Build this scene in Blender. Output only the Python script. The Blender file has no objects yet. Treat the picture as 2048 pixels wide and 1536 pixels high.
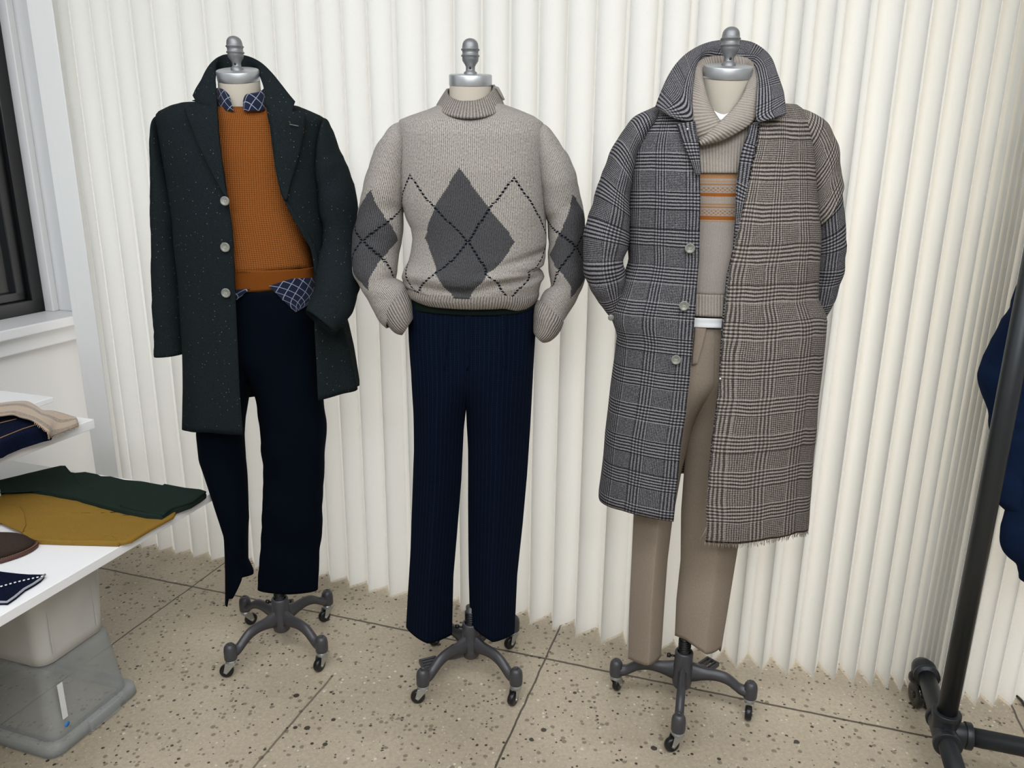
import bpy, math, random
import numpy as np
from mathutils import Matrix, Vector, noise

# ---------------------------------------------------------------- camera, light, exposure
F = 1545.0; PITCH = math.radians(15.8); ROLL = math.radians(0.58); EYE = 1.53
scene = bpy.context.scene
COL = scene.collection
cam_data = bpy.data.cameras.new('camera')
cam_data.sensor_width = 36.0
cam_data.lens = F / 2048 * 36.0
cam_data.clip_start = 0.05
cam = bpy.data.objects.new('camera', cam_data)
COL.objects.link(cam)
CM = Matrix.Rotation(math.pi / 2 - PITCH, 4, 'X') @ Matrix.Rotation(ROLL, 4, 'Z')
cam.matrix_world = Matrix.Translation((0, 0, EYE)) @ CM
scene.camera = cam

world = bpy.data.worlds.new('world'); scene.world = world; world.use_nodes = True
bg = world.node_tree.nodes['Background']
bg.inputs['Color'].default_value = (0.86, 0.93, 1.0, 1)
bg.inputs['Strength'].default_value = 0.30

def area_light(name, loc, target, size, size_y, power, color):
    d = bpy.data.lights.new(name, 'AREA'); d.shape = 'RECTANGLE'
    d.size = size; d.size_y = size_y; d.energy = power; d.color = color
    o = bpy.data.objects.new(name, d); COL.objects.link(o)
    o.location = loc
    v = Vector(target) - Vector(loc)
    o.rotation_euler = v.to_track_quat('-Z', 'Y').to_euler()
    return o
area_light('ceiling_light_panel', (-0.9, 0.7, 3.1), (-0.8, 1.3, 0), 2.0, 0.6, 24, (0.965, 0.985, 1.0))
area_light('ceiling_light_panel', (1.0, 0.1, 3.1), (0.9, 0.9, 0), 1.8, 0.6, 27, (0.965, 0.985, 1.0))
area_light('ceiling_light_panel', (-0.1, -1.3, 3.05), (-0.1, 1.8, 0.6), 2.8, 0.8, 64, (0.965, 0.985, 1.0))
area_light('partition_backlight', (0.75, 4.05, 0.98), (0.15, 2.2, 0.95), 5.2, 1.85, 51, (0.99, 0.985, 0.97))  # added light behind the partition so its paper glows; no window stands there
area_light('warm_partition_fill', (2.15, 3.0, 1.5), (1.2, 2.1, 1.1), 0.9, 1.6, 7, (1.0, 0.80, 0.50))  # added warm fill, no real lamp, to turn the right-hand pleats cream
area_light('window_daylight', (-3.15, 0.95, 1.8), (-1.0, 1.9, 1.2), 1.6, 1.6, 26, (0.90, 0.95, 1.0))

scene.view_settings.view_transform = 'Standard'
scene.view_settings.look = 'None'
scene.view_settings.exposure = 0.27
scene.view_settings.gamma = 1.0
scene.view_settings.use_curve_mapping = False

# ---------------------------------------------------------------- photograph pixel -> place
CAMPOS = np.array([0.0, 0.0, EYE])
R3 = np.array([[CM[i][j] for j in range(3)] for i in range(3)])
def ray(px, py):
    return R3 @ np.array([(px - 1024) / F, -(py - 768) / F, -1.0])
def onz(px, py, z=0.0):          # where the sight line meets height z
    d = ray(px, py); return CAMPOS + d * (z - EYE) / d[2]
def ony(px, py, Y):              # where it meets the depth plane Y
    d = ray(px, py); return CAMPOS + d * Y / d[1]
GA = math.radians(17.7)          # the room's grid is turned against the camera
E1 = np.array([math.sin(GA), math.cos(GA), 0.0])
E2 = np.array([math.cos(GA), -math.sin(GA), 0.0])
def G(a, b, z):                  # grid coordinates (along the window wall, to the right, up)
    return E1 * a + E2 * b + np.array([0, 0, z])
def onw(px, py, w):              # where it meets a plane parallel to the window wall
    d = ray(px, py); return CAMPOS + d * w / float(d @ E2)

def lin(h):
    h = h.lstrip('#'); c = [int(h[i:i+2], 16) / 255 for i in (0, 2, 4)]
    return tuple([(x / 12.92 if x <= 0.04045 else ((x + 0.055) / 1.055) ** 2.4) for x in c] + [1.0])

# ---------------------------------------------------------------- objects
def thing(name, loc, label, cat, group=None):
    o = bpy.data.objects.new(name, None); COL.objects.link(o)
    o.location = loc; o.empty_display_size = 0.05
    o['label'] = label; o['category'] = cat
    if group: o['group'] = group
    return o
def tag(o, label, cat, group=None, kind=None):
    o['label'] = label; o['category'] = cat
    if group: o['group'] = group
    if kind: o['kind'] = kind
    return o
def origin_of(o):
    v = Vector((0, 0, 0))
    while o is not None:
        v += o.location; o = o.parent
    return np.array(v)
def build(name, verts, faces, mat, parent=None, uvs=None, smooth=True, solid=None, bevel=None, subsurf=0, loc=None, soff=-1):
    verts = np.asarray(verts, float)
    if parent is not None: org = origin_of(parent)
    elif loc is not None: org = np.array(loc, float)
    else: org = np.zeros(3)
    me = bpy.data.meshes.new(name)
    me.from_pydata([tuple(v) for v in (verts - org)], [], faces)
    me.update()
    if uvs is not None:
        ul = me.uv_layers.new(name='UVMap')
        li = 0
        for p in me.polygons:
            for k, l in enumerate(p.loop_indices):
                if isinstance(uvs, dict): ul.data[l].uv = uvs[p.index][k]
                else: ul.data[l].uv = uvs[me.loops[l].vertex_index]
    if smooth: me.polygons.foreach_set('use_smooth', [True] * len(me.polygons))
    for m in (mat if isinstance(mat, (list, tuple)) else [mat]): me.materials.append(m)
    o = bpy.data.objects.new(name, me); COL.objects.link(o)
    if parent is not None: o.parent = parent
    elif loc is not None: o.location = loc
    if solid:
        s = o.modifiers.new('Solidify', 'SOLIDIFY'); s.thickness = solid; s.offset = soff; s.use_even_offset = False
    if bevel:
        b = o.modifiers.new('Bevel', 'BEVEL'); b.width = bevel; b.segments = 3; b.limit_method = 'ANGLE'; b.angle_limit = math.radians(35)
    if subsurf:
        s = o.modifiers.new('Subsurf', 'SUBSURF'); s.levels = subsurf; s.render_levels = subsurf
    return o
class MB:
    def __init__(s): s.v = []; s.f = []; s.uv = []
    def add(s, v, f, uv=None):
        n = len(s.v); s.v += [tuple(x) for x in v]; s.f += [tuple(i + n for i in q) for q in f]
        s.uv += list(uv) if uv is not None else [(0, 0)] * len(v)
        return s
    def box(s, c, size, ax=None):
        ax = ax or (np.array([1, 0, 0]), np.array([0, 1, 0]), np.array([0, 0, 1]))
        c = np.array(c, float); v = []
        for i in (-1, 1):
            for j in (-1, 1):
                for k in (-1, 1): v.append(c + ax[0] * i * size[0] / 2 + ax[1] * j * size[1] / 2 + ax[2] * k * size[2] / 2)
        return s.add(v, [(0, 1, 3, 2), (4, 6, 7, 5), (0, 4, 5, 1), (2, 3, 7, 6), (0, 2, 6, 4), (1, 5, 7, 3)])
    def tube(s, pts, r, n=16, caps=True, flat=None):
        pts = [np.array(p, float) for p in pts]; rr = r if isinstance(r, (list, tuple)) else [r] * len(pts)
        rings = []; up = np.array([0, 0, 1.0])
        for i, p in enumerate(pts):
            t = pts[min(i + 1, len(pts) - 1)] - pts[max(i - 1, 0)]; t = t / (np.linalg.norm(t) + 1e-9)
            a = np.cross(t, up)
            if np.linalg.norm(a) < 1e-3: a = np.array([1.0, 0, 0])
            a /= np.linalg.norm(a); b = np.cross(a, t)
            ra, rb = rr[i] if isinstance(rr[i], (list, tuple)) else (rr[i], rr[i])
            rings.append([p + a * ra * math.cos(2 * math.pi * k / n) + b * rb * math.sin(2 * math.pi * k / n) for k in range(n)])
        v = [x for q in rings for x in q]; f = []
        for i in range(len(rings) - 1):
            for k in range(n):
                f.append((i * n + k, i * n + (k + 1) % n, (i + 1) * n + (k + 1) % n, (i + 1) * n + k))
        if caps: f += [tuple(range(n - 1, -1, -1)), tuple((len(rings) - 1) * n + k for k in range(n))]
        return s.add(v, f)
    def lathe(s, prof, c, n=32, ax=None, sx=1.0, sy=1.0):
        ax = ax or (np.array([1.0, 0, 0]), np.array([0, 1.0, 0]), np.array([0, 0, 1.0])); c = np.array(c, float)
        v = []; f = []
        for (r, z) in prof:
            r = max(r, 1e-5)
            for k in range(n):
                a = 2 * math.pi * k / n
                v.append(c + ax[0] * r * sx * math.cos(a) + ax[1] * r * sy * math.sin(a) + ax[2] * z)
        for i in range(len(prof) - 1):
            for k in range(n): f.append((i * n + k, i * n + (k + 1) % n, (i + 1) * n + (k + 1) % n, (i + 1) * n + k))
        return s.add(v, f)
    def build(s, name, mat, parent=None, **k): return build(name, s.v, s.f, mat, parent, uvs=s.uv, **k)

def grid_faces(nr, nc, closed):
    f = []
    for i in range(nr - 1):
        for j in range(nc if closed else nc - 1):
            f.append((i * nc + j, i * nc + (j + 1) % nc, (i + 1) * nc + (j + 1) % nc, (i + 1) * nc + j))
    return f
def grid_uv(P, closed, uscale=None):
    """u runs with the mean arc length round each column, v with the length down the rows"""
    nr, nc, _ = P.shape
    Q = np.concatenate([P, P[:, :1]], 1) if closed else P
    du = np.linalg.norm(np.diff(Q, axis=1), axis=2)
    um = np.quantile(du, 0.6, axis=0); U = np.concatenate([[0], np.cumsum(um)])
    dv = np.linalg.norm(np.diff(P, axis=0), axis=2).mean(1); V = np.concatenate([[0], np.cumsum(dv)])
    return U, V
def grid_mesh(name, P, mat, parent, closed=False, solid=None, u0=0, v0=0, smooth=True, soff=-1, uvfun=None, flip=False):
    nr, nc, _ = P.shape
    U, V = grid_uv(P, closed)
    faces = grid_faces(nr, nc, closed)
    uvs = {}
    for fi, f in enumerate(faces):
        i, j = divmod(fi, nc if closed else nc - 1)
        if uvfun: uvs[fi] = [uvfun(i, j), uvfun(i, j + 1), uvfun(i + 1, j + 1), uvfun(i + 1, j)]
        else: uvs[fi] = [(U[j] + u0, v0 - V[i]), (U[j + 1] + u0, v0 - V[i]), (U[j + 1] + u0, v0 - V[i + 1]), (U[j] + u0, v0 - V[i + 1])]
    if flip: faces = [f[::-1] for f in faces]; uvs = {k: q[::-1] for k, q in uvs.items()}
    return build(name, P.reshape(-1, 3), faces, mat, parent, uvs=uvs, smooth=smooth, solid=solid, soff=soff)

def crs(pts, per):
    """Catmull-Rom resampling of rows of numbers"""
    A = np.array(pts, float); out = []
    for i in range(len(A) - 1):
        p0 = A[max(i - 1, 0)]; p1 = A[i]; p2 = A[i + 1]; p3 = A[min(i + 2, len(A) - 1)]
        for k in range(per):
            t = k / per
            out.append(0.5 * ((2 * p1) + (-p0 + p2) * t + (2 * p0 - 5 * p1 + 4 * p2 - p3) * t * t + (-p0 + 3 * p1 - 3 * p2 + p3) * t ** 3))
    out.append(A[-1]); return np.array(out)
def nz(p, s, seed=0.0):
    return noise.noise(Vector((p[0] * s + seed, p[1] * s + seed * 1.7, p[2] * s - seed)))

# ---------------------------------------------------------------- node materials
class NT:
    def __init__(s, name, rough=0.8, spec=0.3, metal=0.0, sheen=0.0):
        s.m = bpy.data.materials.new(name); s.m.use_nodes = True
        s.t = s.m.node_tree; s.b = s.t.nodes['Principled BSDF']; s.out = s.t.nodes['Material Output']
        s.b.inputs['Roughness'].default_value = rough
        s.b.inputs['Specular IOR Level'].default_value = spec
        s.b.inputs['Metallic'].default_value = metal
        if sheen:
            s.b.inputs['Sheen Weight'].default_value = sheen; s.b.inputs['Sheen Roughness'].default_value = 0.6
        s._tc = None
    def n(s, typ, **k):
        x = s.t.nodes.new(typ)
        for a, b in k.items(): setattr(x, a, b)
        return x
    def put(s, sock, v):
        if hasattr(v, 'is_linked') or isinstance(v, bpy.types.NodeSocket): s.t.links.new(v, sock)
        else: sock.default_value = v
    @property
    def tc(s):
        if s._tc is None: s._tc = s.n('ShaderNodeTexCoord')
        return s._tc
    def uv(s):
        x = s.n('ShaderNodeSeparateXYZ'); s.put(x.inputs[0], s.tc.outputs['UV']); return x.outputs[0], x.outputs[1]
    def xyz(s):
        x = s.n('ShaderNodeSeparateXYZ'); s.put(x.inputs[0], s.tc.outputs['Object']); return x.outputs[0], x.outputs[1], x.outputs[2]
    def ma(s, op, a, b=0.0, c=0.0):
        x = s.n('ShaderNodeMath', operation=op)
        s.put(x.inputs[0], a); s.put(x.inputs[1], b)
        if op in ('MULTIPLY_ADD', 'COMPARE', 'SMOOTH_MIN'): s.put(x.inputs[2], c)
        return x.outputs[0]
    def noise(s, scale, detail=2.0, vec=None, rough=0.5):
        x = s.n('ShaderNodeTexNoise'); x.inputs['Scale'].default_value = scale; x.inputs['Detail'].default_value = detail
        x.inputs['Roughness'].default_value = rough
        s.put(x.inputs['Vector'], vec if vec is not None else s.tc.outputs['Object']); return x.outputs[0]
    def vor(s, scale, vec=None, rnd=1.0):
        x = s.n('ShaderNodeTexVoronoi'); x.inputs['Scale'].default_value = scale; x.inputs['Randomness'].default_value = rnd
        s.put(x.inputs['Vector'], vec if vec is not None else s.tc.outputs['Object']); return x
    def comb(s, a, b, c=0.0):
        x = s.n('ShaderNodeCombineXYZ'); s.put(x.inputs[0], a); s.put(x.inputs[1], b); s.put(x.inputs[2], c); return x.outputs[0]
    def mix(s, f, a, b):
        x = s.n('ShaderNodeMix', data_type='RGBA'); s.put(x.inputs[0], f); s.put(x.inputs[6], a); s.put(x.inputs[7], b); return x.outputs[2]
    def ramp(s, f, lo, hi):
        x = s.n('ShaderNodeMapRange'); s.put(x.inputs[0], f); x.inputs[1].default_value = lo; x.inputs[2].default_value = hi; return x.outputs[0]
    def color(s, c): s.put(s.b.inputs['Base Color'], c); return s
    def bump(s, h, strength=0.3, dist=0.001):
        x = s.n('ShaderNodeBump'); x.inputs['Strength'].default_value = strength; x.inputs['Distance'].default_value = dist
        s.put(x.inputs['Height'], h); s.put(s.b.inputs['Normal'], x.outputs[0]); return s

def plain(name, hexc, rough=0.6, metal=0.0, spec=0.4, nscale=0, var=0.06):
    t = NT(name, rough, spec, metal); c = lin(hexc)
    if nscale:
        f = t.noise(nscale, 4)
        t.color(t.mix(f, tuple([x * (1 - var) for x in c[:3]] + [1]), tuple([min(1, x * (1 + var)) for x in c[:3]] + [1])))
        t.bump(f, 0.15, 0.001)
    else: t.color(c)
    return t.m

def m_cloth(name, hexa, hexb, weave=0.0016, rough=0.95, stripe=None, sheen=0.0, twill=0.5):
    t = NT(name, rough, 0.06, 0, sheen)
    u, v = t.uv()
    w = t.ma('SINE', t.ma('MULTIPLY', t.ma('ADD', u, t.ma('MULTIPLY', v, twill)), 2 * math.pi / weave))
    f = t.ma('MULTIPLY_ADD', w, 0.22, 0.5)
    f = t.ma('ADD', f, t.ma('MULTIPLY', t.ma('SUBTRACT', t.noise(260, 2), 0.5), 0.8))
    c = t.mix(f, lin(hexa), lin(hexb))
    if stripe:
        p, hx, wd = stripe
        k = t.ma('LESS_THAN', t.ma('FRACT', t.ma('DIVIDE', u, p)), wd)
        k = t.ma('MULTIPLY', k, t.ma('GREATER_THAN', t.ma('FRACT', t.ma('DIVIDE', v, 0.006)), 0.5))
        c = t.mix(t.ma('MULTIPLY', k, 0.4), c, lin(hx))
    t.color(c); t.bump(f, 0.2, 0.0006); return t.m

def m_tweed(name, hexa, hexb):
    t = NT(name, 0.95, 0.04, 0, 0.0)
    f = t.noise(420, 3, rough=0.7)
    c = t.mix(t.ramp(f, 0.3, 0.7), lin(hexa), lin(hexb))
    vo = t.vor(135); sp = t.ma('LESS_THAN', vo.outputs['Distance'], 0.15)
    rs = t.n('ShaderNodeSeparateXYZ'); t.put(rs.inputs[0], vo.outputs['Color'])
    sp = t.ma('MULTIPLY', sp, t.ma('GREATER_THAN', rs.outputs[0], 0.84))
    c = t.mix(t.ma('MULTIPLY', sp, 0.6), c, lin('#8c8f86'))
    sp2 = t.ma('MULTIPLY', t.ma('LESS_THAN', vo.outputs['Distance'], 0.16), t.ma('LESS_THAN', rs.outputs[0], 0.06))
    c = t.mix(t.ma('MULTIPLY', sp2, 0.6), c, lin('#7a5a3a'))
    t.color(c); t.bump(f, 0.25, 0.0008); return t.m

def m_glen(name, dark, light, mid, P=0.088, c1=0.0088, c2=0.0044, wob=0.002, fuzz=0.25, Pu=0.080, fv=0.5, fu=0.42, gap=0.5):
    """Prince-of-Wales check woven in cloth coordinates"""
    t = NT(name, 0.95, 0.05, 0, 0.0)
    u0, v0 = t.uv()
    nv = t.noise(9, 2)
    u = t.ma('ADD', u0, t.ma('MULTIPLY', t.ma('SUBTRACT', nv, 0.5), wob * 3))
    v = t.ma('ADD', v0, t.ma('MULTIPLY', t.ma('SUBTRACT', t.noise(11, 2), 0.5), wob * 3))
    nf = t.noise(520, 2)
    jit = t.ma('MULTIPLY', t.ma('SUBTRACT', nf, 0.5), 0.0028)
    u = t.ma('ADD', u, jit); v = t.ma('ADD', v, jit)
    def fam(x, PP, fr):
        reg = t.ma('LESS_THAN', t.ma('FRACT', t.ma('DIVIDE', x, PP)), fr)
        a = t.ma('GREATER_THAN', t.ma('FRACT', t.ma('DIVIDE', x, c1)), gap)
        b = t.ma('GREATER_THAN', t.ma('FRACT', t.ma('DIVIDE', x, c2)), 0.5)
        return t.ma('ADD', t.ma('MULTIPLY', reg, a), t.ma('MULTIPLY', t.ma('SUBTRACT', 1.0, reg), b)), reg
    su, ru = fam(u, Pu, fu); sv, rv = fam(v, P, fv)
    wv = t.ma('MULTIPLY_ADD', rv, 0.22, 0.56)          # weft shows strongest in its bold bands
    wv = t.ma('SUBTRACT', wv, t.ma('MULTIPLY', ru, 0.14))
    s = t.ma('ADD', t.ma('MULTIPLY', sv, wv), t.ma('MULTIPLY', su, t.ma('SUBTRACT', 1.0, wv)))
    s = t.ma('ADD', t.ma('MULTIPLY', s, 1 - fuzz), t.ma('MULTIPLY', t.ramp(t.noise(700, 3, rough=0.7), 0.3, 0.7), fuzz))
    cr = t.n('ShaderNodeValToRGB'); t.put(cr.inputs[0], s)
    e = cr.color_ramp.elements
    e[0].position = 0.12; e[0].color = lin(dark); e[1].position = 0.92; e[1].color = lin(light)
    k = e.new(0.52); k.color = lin(mid)
    t.color(cr.outputs[0]); t.bump(s, 0.35, 0.0012); return t.m

def m_knit(name, hexa, hexb, rib=0.0042, marl=0.6, scale=190, argyle=None, bump=0.5, stripes=None, waffle=None, marlw=2.2, bright=None):
    t = NT(name, 0.95, 0.05, 0, 0.0)
    u, v = t.uv()
    vec = t.comb(t.ma('MULTIPLY', u, marlw), v)
    no = t.noise(scale, 3, vec=vec, rough=0.75)
    rb = t.ma('SINE', t.ma('MULTIPLY', u, 2 * math.pi / rib))
    f = t.ramp(no, 0.5 - 0.33 + 0.2 * (1 - marl), 0.5 + 0.33 - 0.2 * (1 - marl))
    f = t.ma('ADD', t.ma('MULTIPLY', f, marl), t.ma('MULTIPLY_ADD', rb, 0.20, 0.5 * (1 - marl) + 0.0))
    c = t.mix(f, lin(hexa), lin(hexb))
    if argyle:
        k, Pk, uc, vc, hw, hh, d1, d2 = argyle
        du = t.ma('SUBTRACT', u, uc); dv = t.ma('SUBTRACT', v, vc)
        stp = lambda x, q: t.ma('MULTIPLY', t.ma('ROUND', t.ma('DIVIDE', x, q)), q)
        du = stp(du, 0.0035); dvq = stp(dv, 0.0045)
        au = t.ma('ABSOLUTE', du)
        dd = t.ma('ADD', t.ma('DIVIDE', au, hw), t.ma('DIVIDE', t.ma('ABSOLUTE', dvq), hh))
        inside = t.ma('LESS_THAN', dd, 1.0)
        cd = t.mix(f, lin(d1), lin(d2))
        c = t.mix(inside, c, cd)
        tri = t.ma('SUBTRACT', Pk, t.ma('ABSOLUTE', t.ma('SUBTRACT', au, Pk)))
        l1 = t.ma('ABSOLUTE', t.ma('SUBTRACT', t.ma('ABSOLUTE', dvq), t.ma('MULTIPLY', tri, k)))
        ln = t.ma('LESS_THAN', l1, 0.0042)
        # only from the peak down to the hem, and dashed stitch by stitch
        ln = t.ma('MULTIPLY', ln, t.ma('LESS_THAN', t.ma('FRACT', t.ma('DIVIDE', dv, 0.0085)), 0.72))
        c = t.mix(ln, c, lin('#11141d'))
    if stripes:
        for (va, vb, hx, pat) in stripes:
            k = t.ma('MULTIPLY', t.ma('GREATER_THAN', v, va), t.ma('LESS_THAN', v, vb))
            if pat:
                chk = t.ma('GREATER_THAN', t.ma('MULTIPLY', t.ma('SINE', t.ma('MULTIPLY', u, 2 * math.pi / 0.0105)), t.ma('SINE', t.ma('MULTIPLY', v, 2 * math.pi / 0.008))), pat)
                k = t.ma('MULTIPLY', k, chk)
            c = t.mix(k, c, t.mix(no, lin(hx), tuple([min(1, x * 1.15) for x in lin(hx)[:3]] + [1])))
    h = rb
    if waffle:
        a = t.ma('ABSOLUTE', t.ma('SINE', t.ma('MULTIPLY', u, math.pi / waffle)))
        b = t.ma('ABSOLUTE', t.ma('SINE', t.ma('MULTIPLY', v, math.pi / (waffle * 0.85))))
        h = t.ma('MINIMUM', a, b)
        c = t.mix(t.ramp(h, 0.0, 0.45), lin(hexa), lin(hexb))
    t.color(c); t.bump(t.ma('ADD', h, t.ma('MULTIPLY', no, 0.8)), bump, 0.0016); return t.m

def m_check(name, base, line, p=0.030):
    t = NT(name, 0.85, 0.2, 0, 0.1); u, v = t.uv()
    a = t.ma('ADD', u, v); b = t.ma('SUBTRACT', u, v)
    la = t.ma('LESS_THAN', t.ma('FRACT', t.ma('DIVIDE', a, p)), 0.09); lb = t.ma('LESS_THAN', t.ma('FRACT', t.ma('DIVIDE', b, p)), 0.09)
    c = t.mix(t.ma('MULTIPLY', t.ma('MAXIMUM', la, lb), 0.75), lin(base), lin(line)); t.color(c)
    t.bump(t.noise(300), 0.2, 0.0006); return t.m

M = {}
M['tweed'] = m_tweed('charcoal_green_tweed', '#12171a', '#232a2c')
M['lining'] = plain('dark_lining_cloth', '#12151a', 0.6)
M['glen'] = m_glen('grey_glen_check_wool', '#131417', '#9b999c', '#434349', c1=0.0078, c2=0.0038, fuzz=.32)
M['rough'] = m_glen('coarse_glen_check_weave', '#1d1917', '#b3aca5', '#625c58', P=0.093, Pu=0.085, c1=0.0092, c2=0.0048, wob=0.0035, fuzz=0.40)
M['orange'] = m_knit('rust_orange_waffle_knit', '#46280f', '#8d5428', waffle=0.0062, bump=0.6)
M['orange_rib'] = m_knit('rust_orange_rib', '#6a3b14', '#7e481c', rib=0.003, marl=0.25, bump=0.25)
M['navy'] = m_cloth('navy_trouser_wool', '#02060e', '#050d19')
M['navy2'] = m_cloth('navy_pinstripe_wool', '#040a17', '#0a1426', stripe=(0.0135, '#2e3b50', 0.10))
M['taupe'] = m_cloth('taupe_trouser_wool', '#83776a', '#a09487', weave=0.0022)
M['undershirt'] = m_cloth('dark_green_jersey', '#0d1411', '#161f1b')
M['tee'] = plain('white_jersey', '#e6e9ec', 0.9)
M['check'] = m_check('navy_windowpane_cotton', '#0a1430', '#9aa4b4')
ARG = dict(hexa='#2b2826', hexb='#d2ccc5', marl=0.75)
M['cream_knit'] = m_knit('oatmeal_rib_knit', '#7d756d', '#b3aca4', rib=0.0075, marl=0.45, bump=0.6)
M['cream_fine'] = m_knit('oatmeal_fine_knit', '#9b938b', '#c8c1b8', rib=0.003, marl=0.5, bump=0.3)
M['grey_rib'] = m_knit('grey_marl_rib', '#3b3734', '#bcb5ae', rib=0.0078, marl=0.55, bump=0.9)
M['grey_marl'] = m_knit('grey_marl_knit', '#2b2826', '#d2ccc5', rib=0.0046, marl=0.75)
M['linen'] = plain('ivory_linen', '#b9b2a5', 0.9, nscale=500)
M['brushed'] = plain('brushed_nickel', '#b9bdc1', 0.42, 0.85)
M['pewter'] = plain('cast_pewter', '#85878a', 0.5, 0.75, nscale=60)
M['castiron'] = plain('dark_grey_enamel', '#46464a', 0.42, 0.25, 0.5)
M['zinc'] = plain('zinc_plate', '#b9bcbd', 0.3, 0.9)
M['rubber'] = plain('black_rubber', '#111214', 0.35, 0.0, 0.5)
M['horn'] = plain('mottled_horn', '#7d7f78', 0.3, 0, 0.5, nscale=180, var=0.45)
M['thread'] = plain('pale_thread', '#cfcabf', 0.9)
M['pipe'] = plain('blackened_steel_pipe', '#303336', 0.42, 0.5, 0.5, nscale=30)
M['white_paint'] = plain('white_gloss_paint', '#d9dadc', 0.4, 0, 0.4)
M['laminate'] = plain('white_laminate', '#f3f4f6', 0.28, 0, 0.4)
M['wallpaint'] = plain('white_wall_paint', '#d6d6d6', 0.7, nscale=8, var=0.02)
M['blackframe'] = plain('black_window_frame', '#15171a', 0.35, 0.2, 0.5)
M['suede'] = plain('dark_brown_suede', '#3a302b', 0.95, 0, 0.1, nscale=260, var=0.25)
M['sole'] = plain('brown_sole', '#4c2e27', 0.6)
M['green_twill'] = m_cloth('bottle_green_twill', '#1b2622', '#25312b')
M['mustard'] = m_cloth('mustard_twill', '#7a5f28', '#967636')
M['navyknit'] = m_knit('navy_knit', '#0a0f20', '#161e36', rib=0.004, marl=0.3)
M['sweat'] = m_cloth('navy_sweatshirt_jersey', '#0e1b33', '#172642', weave=0.004)

def m_terrazzo():
    t = NT('speckled_terrazzo', 0.42, 0.4)
    o = t.tc.outputs['Object']
    x, y, z = t.xyz()
    big = t.noise(1.6, 4); fine = t.noise(90, 3, rough=0.7)
    c = t.mix(t.ramp(big, 0.3, 0.7), lin('#a59986'), lin('#c8bba6'))
    c = t.mix(t.ma('MULTIPLY', t.ramp(fine, 0.35, 0.75), 0.4), c, lin('#746b5d'))
    stain = t.ramp(t.noise(3.1, 3), 0.60, 0.80)
    c = t.mix(t.ma('MULTIPLY', stain, 0.35), c, lin('#6d6049'))
    def specks(c, sc, th, rlo, rhi, col, k=0.9, mixn=1.0):
        vo = t.vor(sc); rs = t.n('ShaderNodeSeparateXYZ'); t.put(rs.inputs[0], vo.outputs['Color'])
        m = t.ma('LESS_THAN', vo.outputs['Distance'], t.ma('MULTIPLY', rs.outputs[1], th))
        m = t.ma('MULTIPLY', m, t.ma('MULTIPLY', t.ma('GREATER_THAN', rs.outputs[0], rlo), t.ma('LESS_THAN', rs.outputs[0], rhi)))
        return t.mix(t.ma('MULTIPLY', m, k), c, lin(col))
    c = specks(c, 150, 0.45, 0.0, 0.22, '#c2bcae', 0.7)
    c = specks(c, 70, 0.55, 0.55, 0.80, '#6a6153', 0.7)
    c = specks(c, 82, 0.42, 0.82, 1.0, '#25221f')
    c = specks(c, 70, 0.33, 0.0, 0.14, '#d5d0c2', 0.85)
    c = specks(c, 30, 0.30, 0.9, 1.0, '#1b1a19')
    wob = t.ma('MULTIPLY', t.ma('SUBTRACT', t.noise(12, 3), 0.5), 0.010)
    a = t.ma('ADD', t.ma('ADD', t.ma('MULTIPLY', x, math.sin(GA)), t.ma('MULTIPLY', y, math.cos(GA))), wob)
    b = t.ma('ADD', t.ma('SUBTRACT', t.ma('MULTIPLY', x, math.cos(GA)), t.ma('MULTIPLY', y, math.sin(GA))), wob)
    j = None
    for (cc, w, src) in ((2.090, 0.0042, a), (0.30, 0.004, a), (-1.918, 0.003, b), (-0.545, 0.003, b), (0.83, 0.003, b)):
        q = t.ma('LESS_THAN', t.ma('ABSOLUTE', t.ma('SUBTRACT', src, cc)), w)
        j = q if j is None else t.ma('MAXIMUM', j, q)
    q = t.ma('MULTIPLY', t.ma('LESS_THAN', t.ma('ABSOLUTE', t.ma('SUBTRACT', b, -1.148)), 0.0035), t.ma('LESS_THAN', a, 1.80))
    j = t.ma('MAXIMUM', j, t.ma('MULTIPLY', q, 0.75))
    c = t.mix(t.ma('MULTIPLY', j, 0.85), c, lin('#332c27'))
    t.color(c); t.bump(t.ma('SUBTRACT', fine, j), 0.15, 0.001)
    return t.m
M['terrazzo'] = m_terrazzo()

def m_paper():
    t = NT('translucent_white_paper_felt', 0.85, 0.15)
    f = t.noise(160, 3)
    c = t.mix(f, lin('#e9eaea'), lin('#f2f3f3')); t.color(c)
    tr = t.n('ShaderNodeBsdfTranslucent'); tr.inputs['Color'].default_value = lin('#f6f5f0')
    mx = t.n('ShaderNodeMixShader'); mx.inputs[0].default_value = 0.42
    t.t.links.new(t.b.outputs[0], mx.inputs[1]); t.t.links.new(tr.outputs[0], mx.inputs[2]); t.t.links.new(mx.outputs[0], t.out.inputs[0])
    return t.m
M['paper'] = m_paper()

def m_plastic(name, hexc, clear, rough=0.3):
    t = NT(name, rough, 0.5); f = t.noise(6, 3); c = lin(hexc)
    t.color(t.mix(f, c, tuple([min(1, x * 1.15) for x in c[:3]] + [1])))
    tr = t.n('ShaderNodeBsdfTransparent'); tr.inputs['Color'].default_value = (0.93, 0.95, 0.96, 1)
    mx = t.n('ShaderNodeMixShader')
    t.put(mx.inputs[0], t.ma('MULTIPLY_ADD', t.ramp(f, 0.3, 0.7), -0.12, clear))
    t.t.links.new(t.b.outputs[0], mx.inputs[1]); t.t.links.new(tr.outputs[0], mx.inputs[2]); t.t.links.new(mx.outputs[0], t.out.inputs[0])
    return t.m
M['clearbin'] = m_plastic('clear_storage_plastic', '#c3c5c5', 0.80)
M['milkbin'] = m_plastic('milky_storage_plastic', '#c3c3c1', 0.12)

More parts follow.
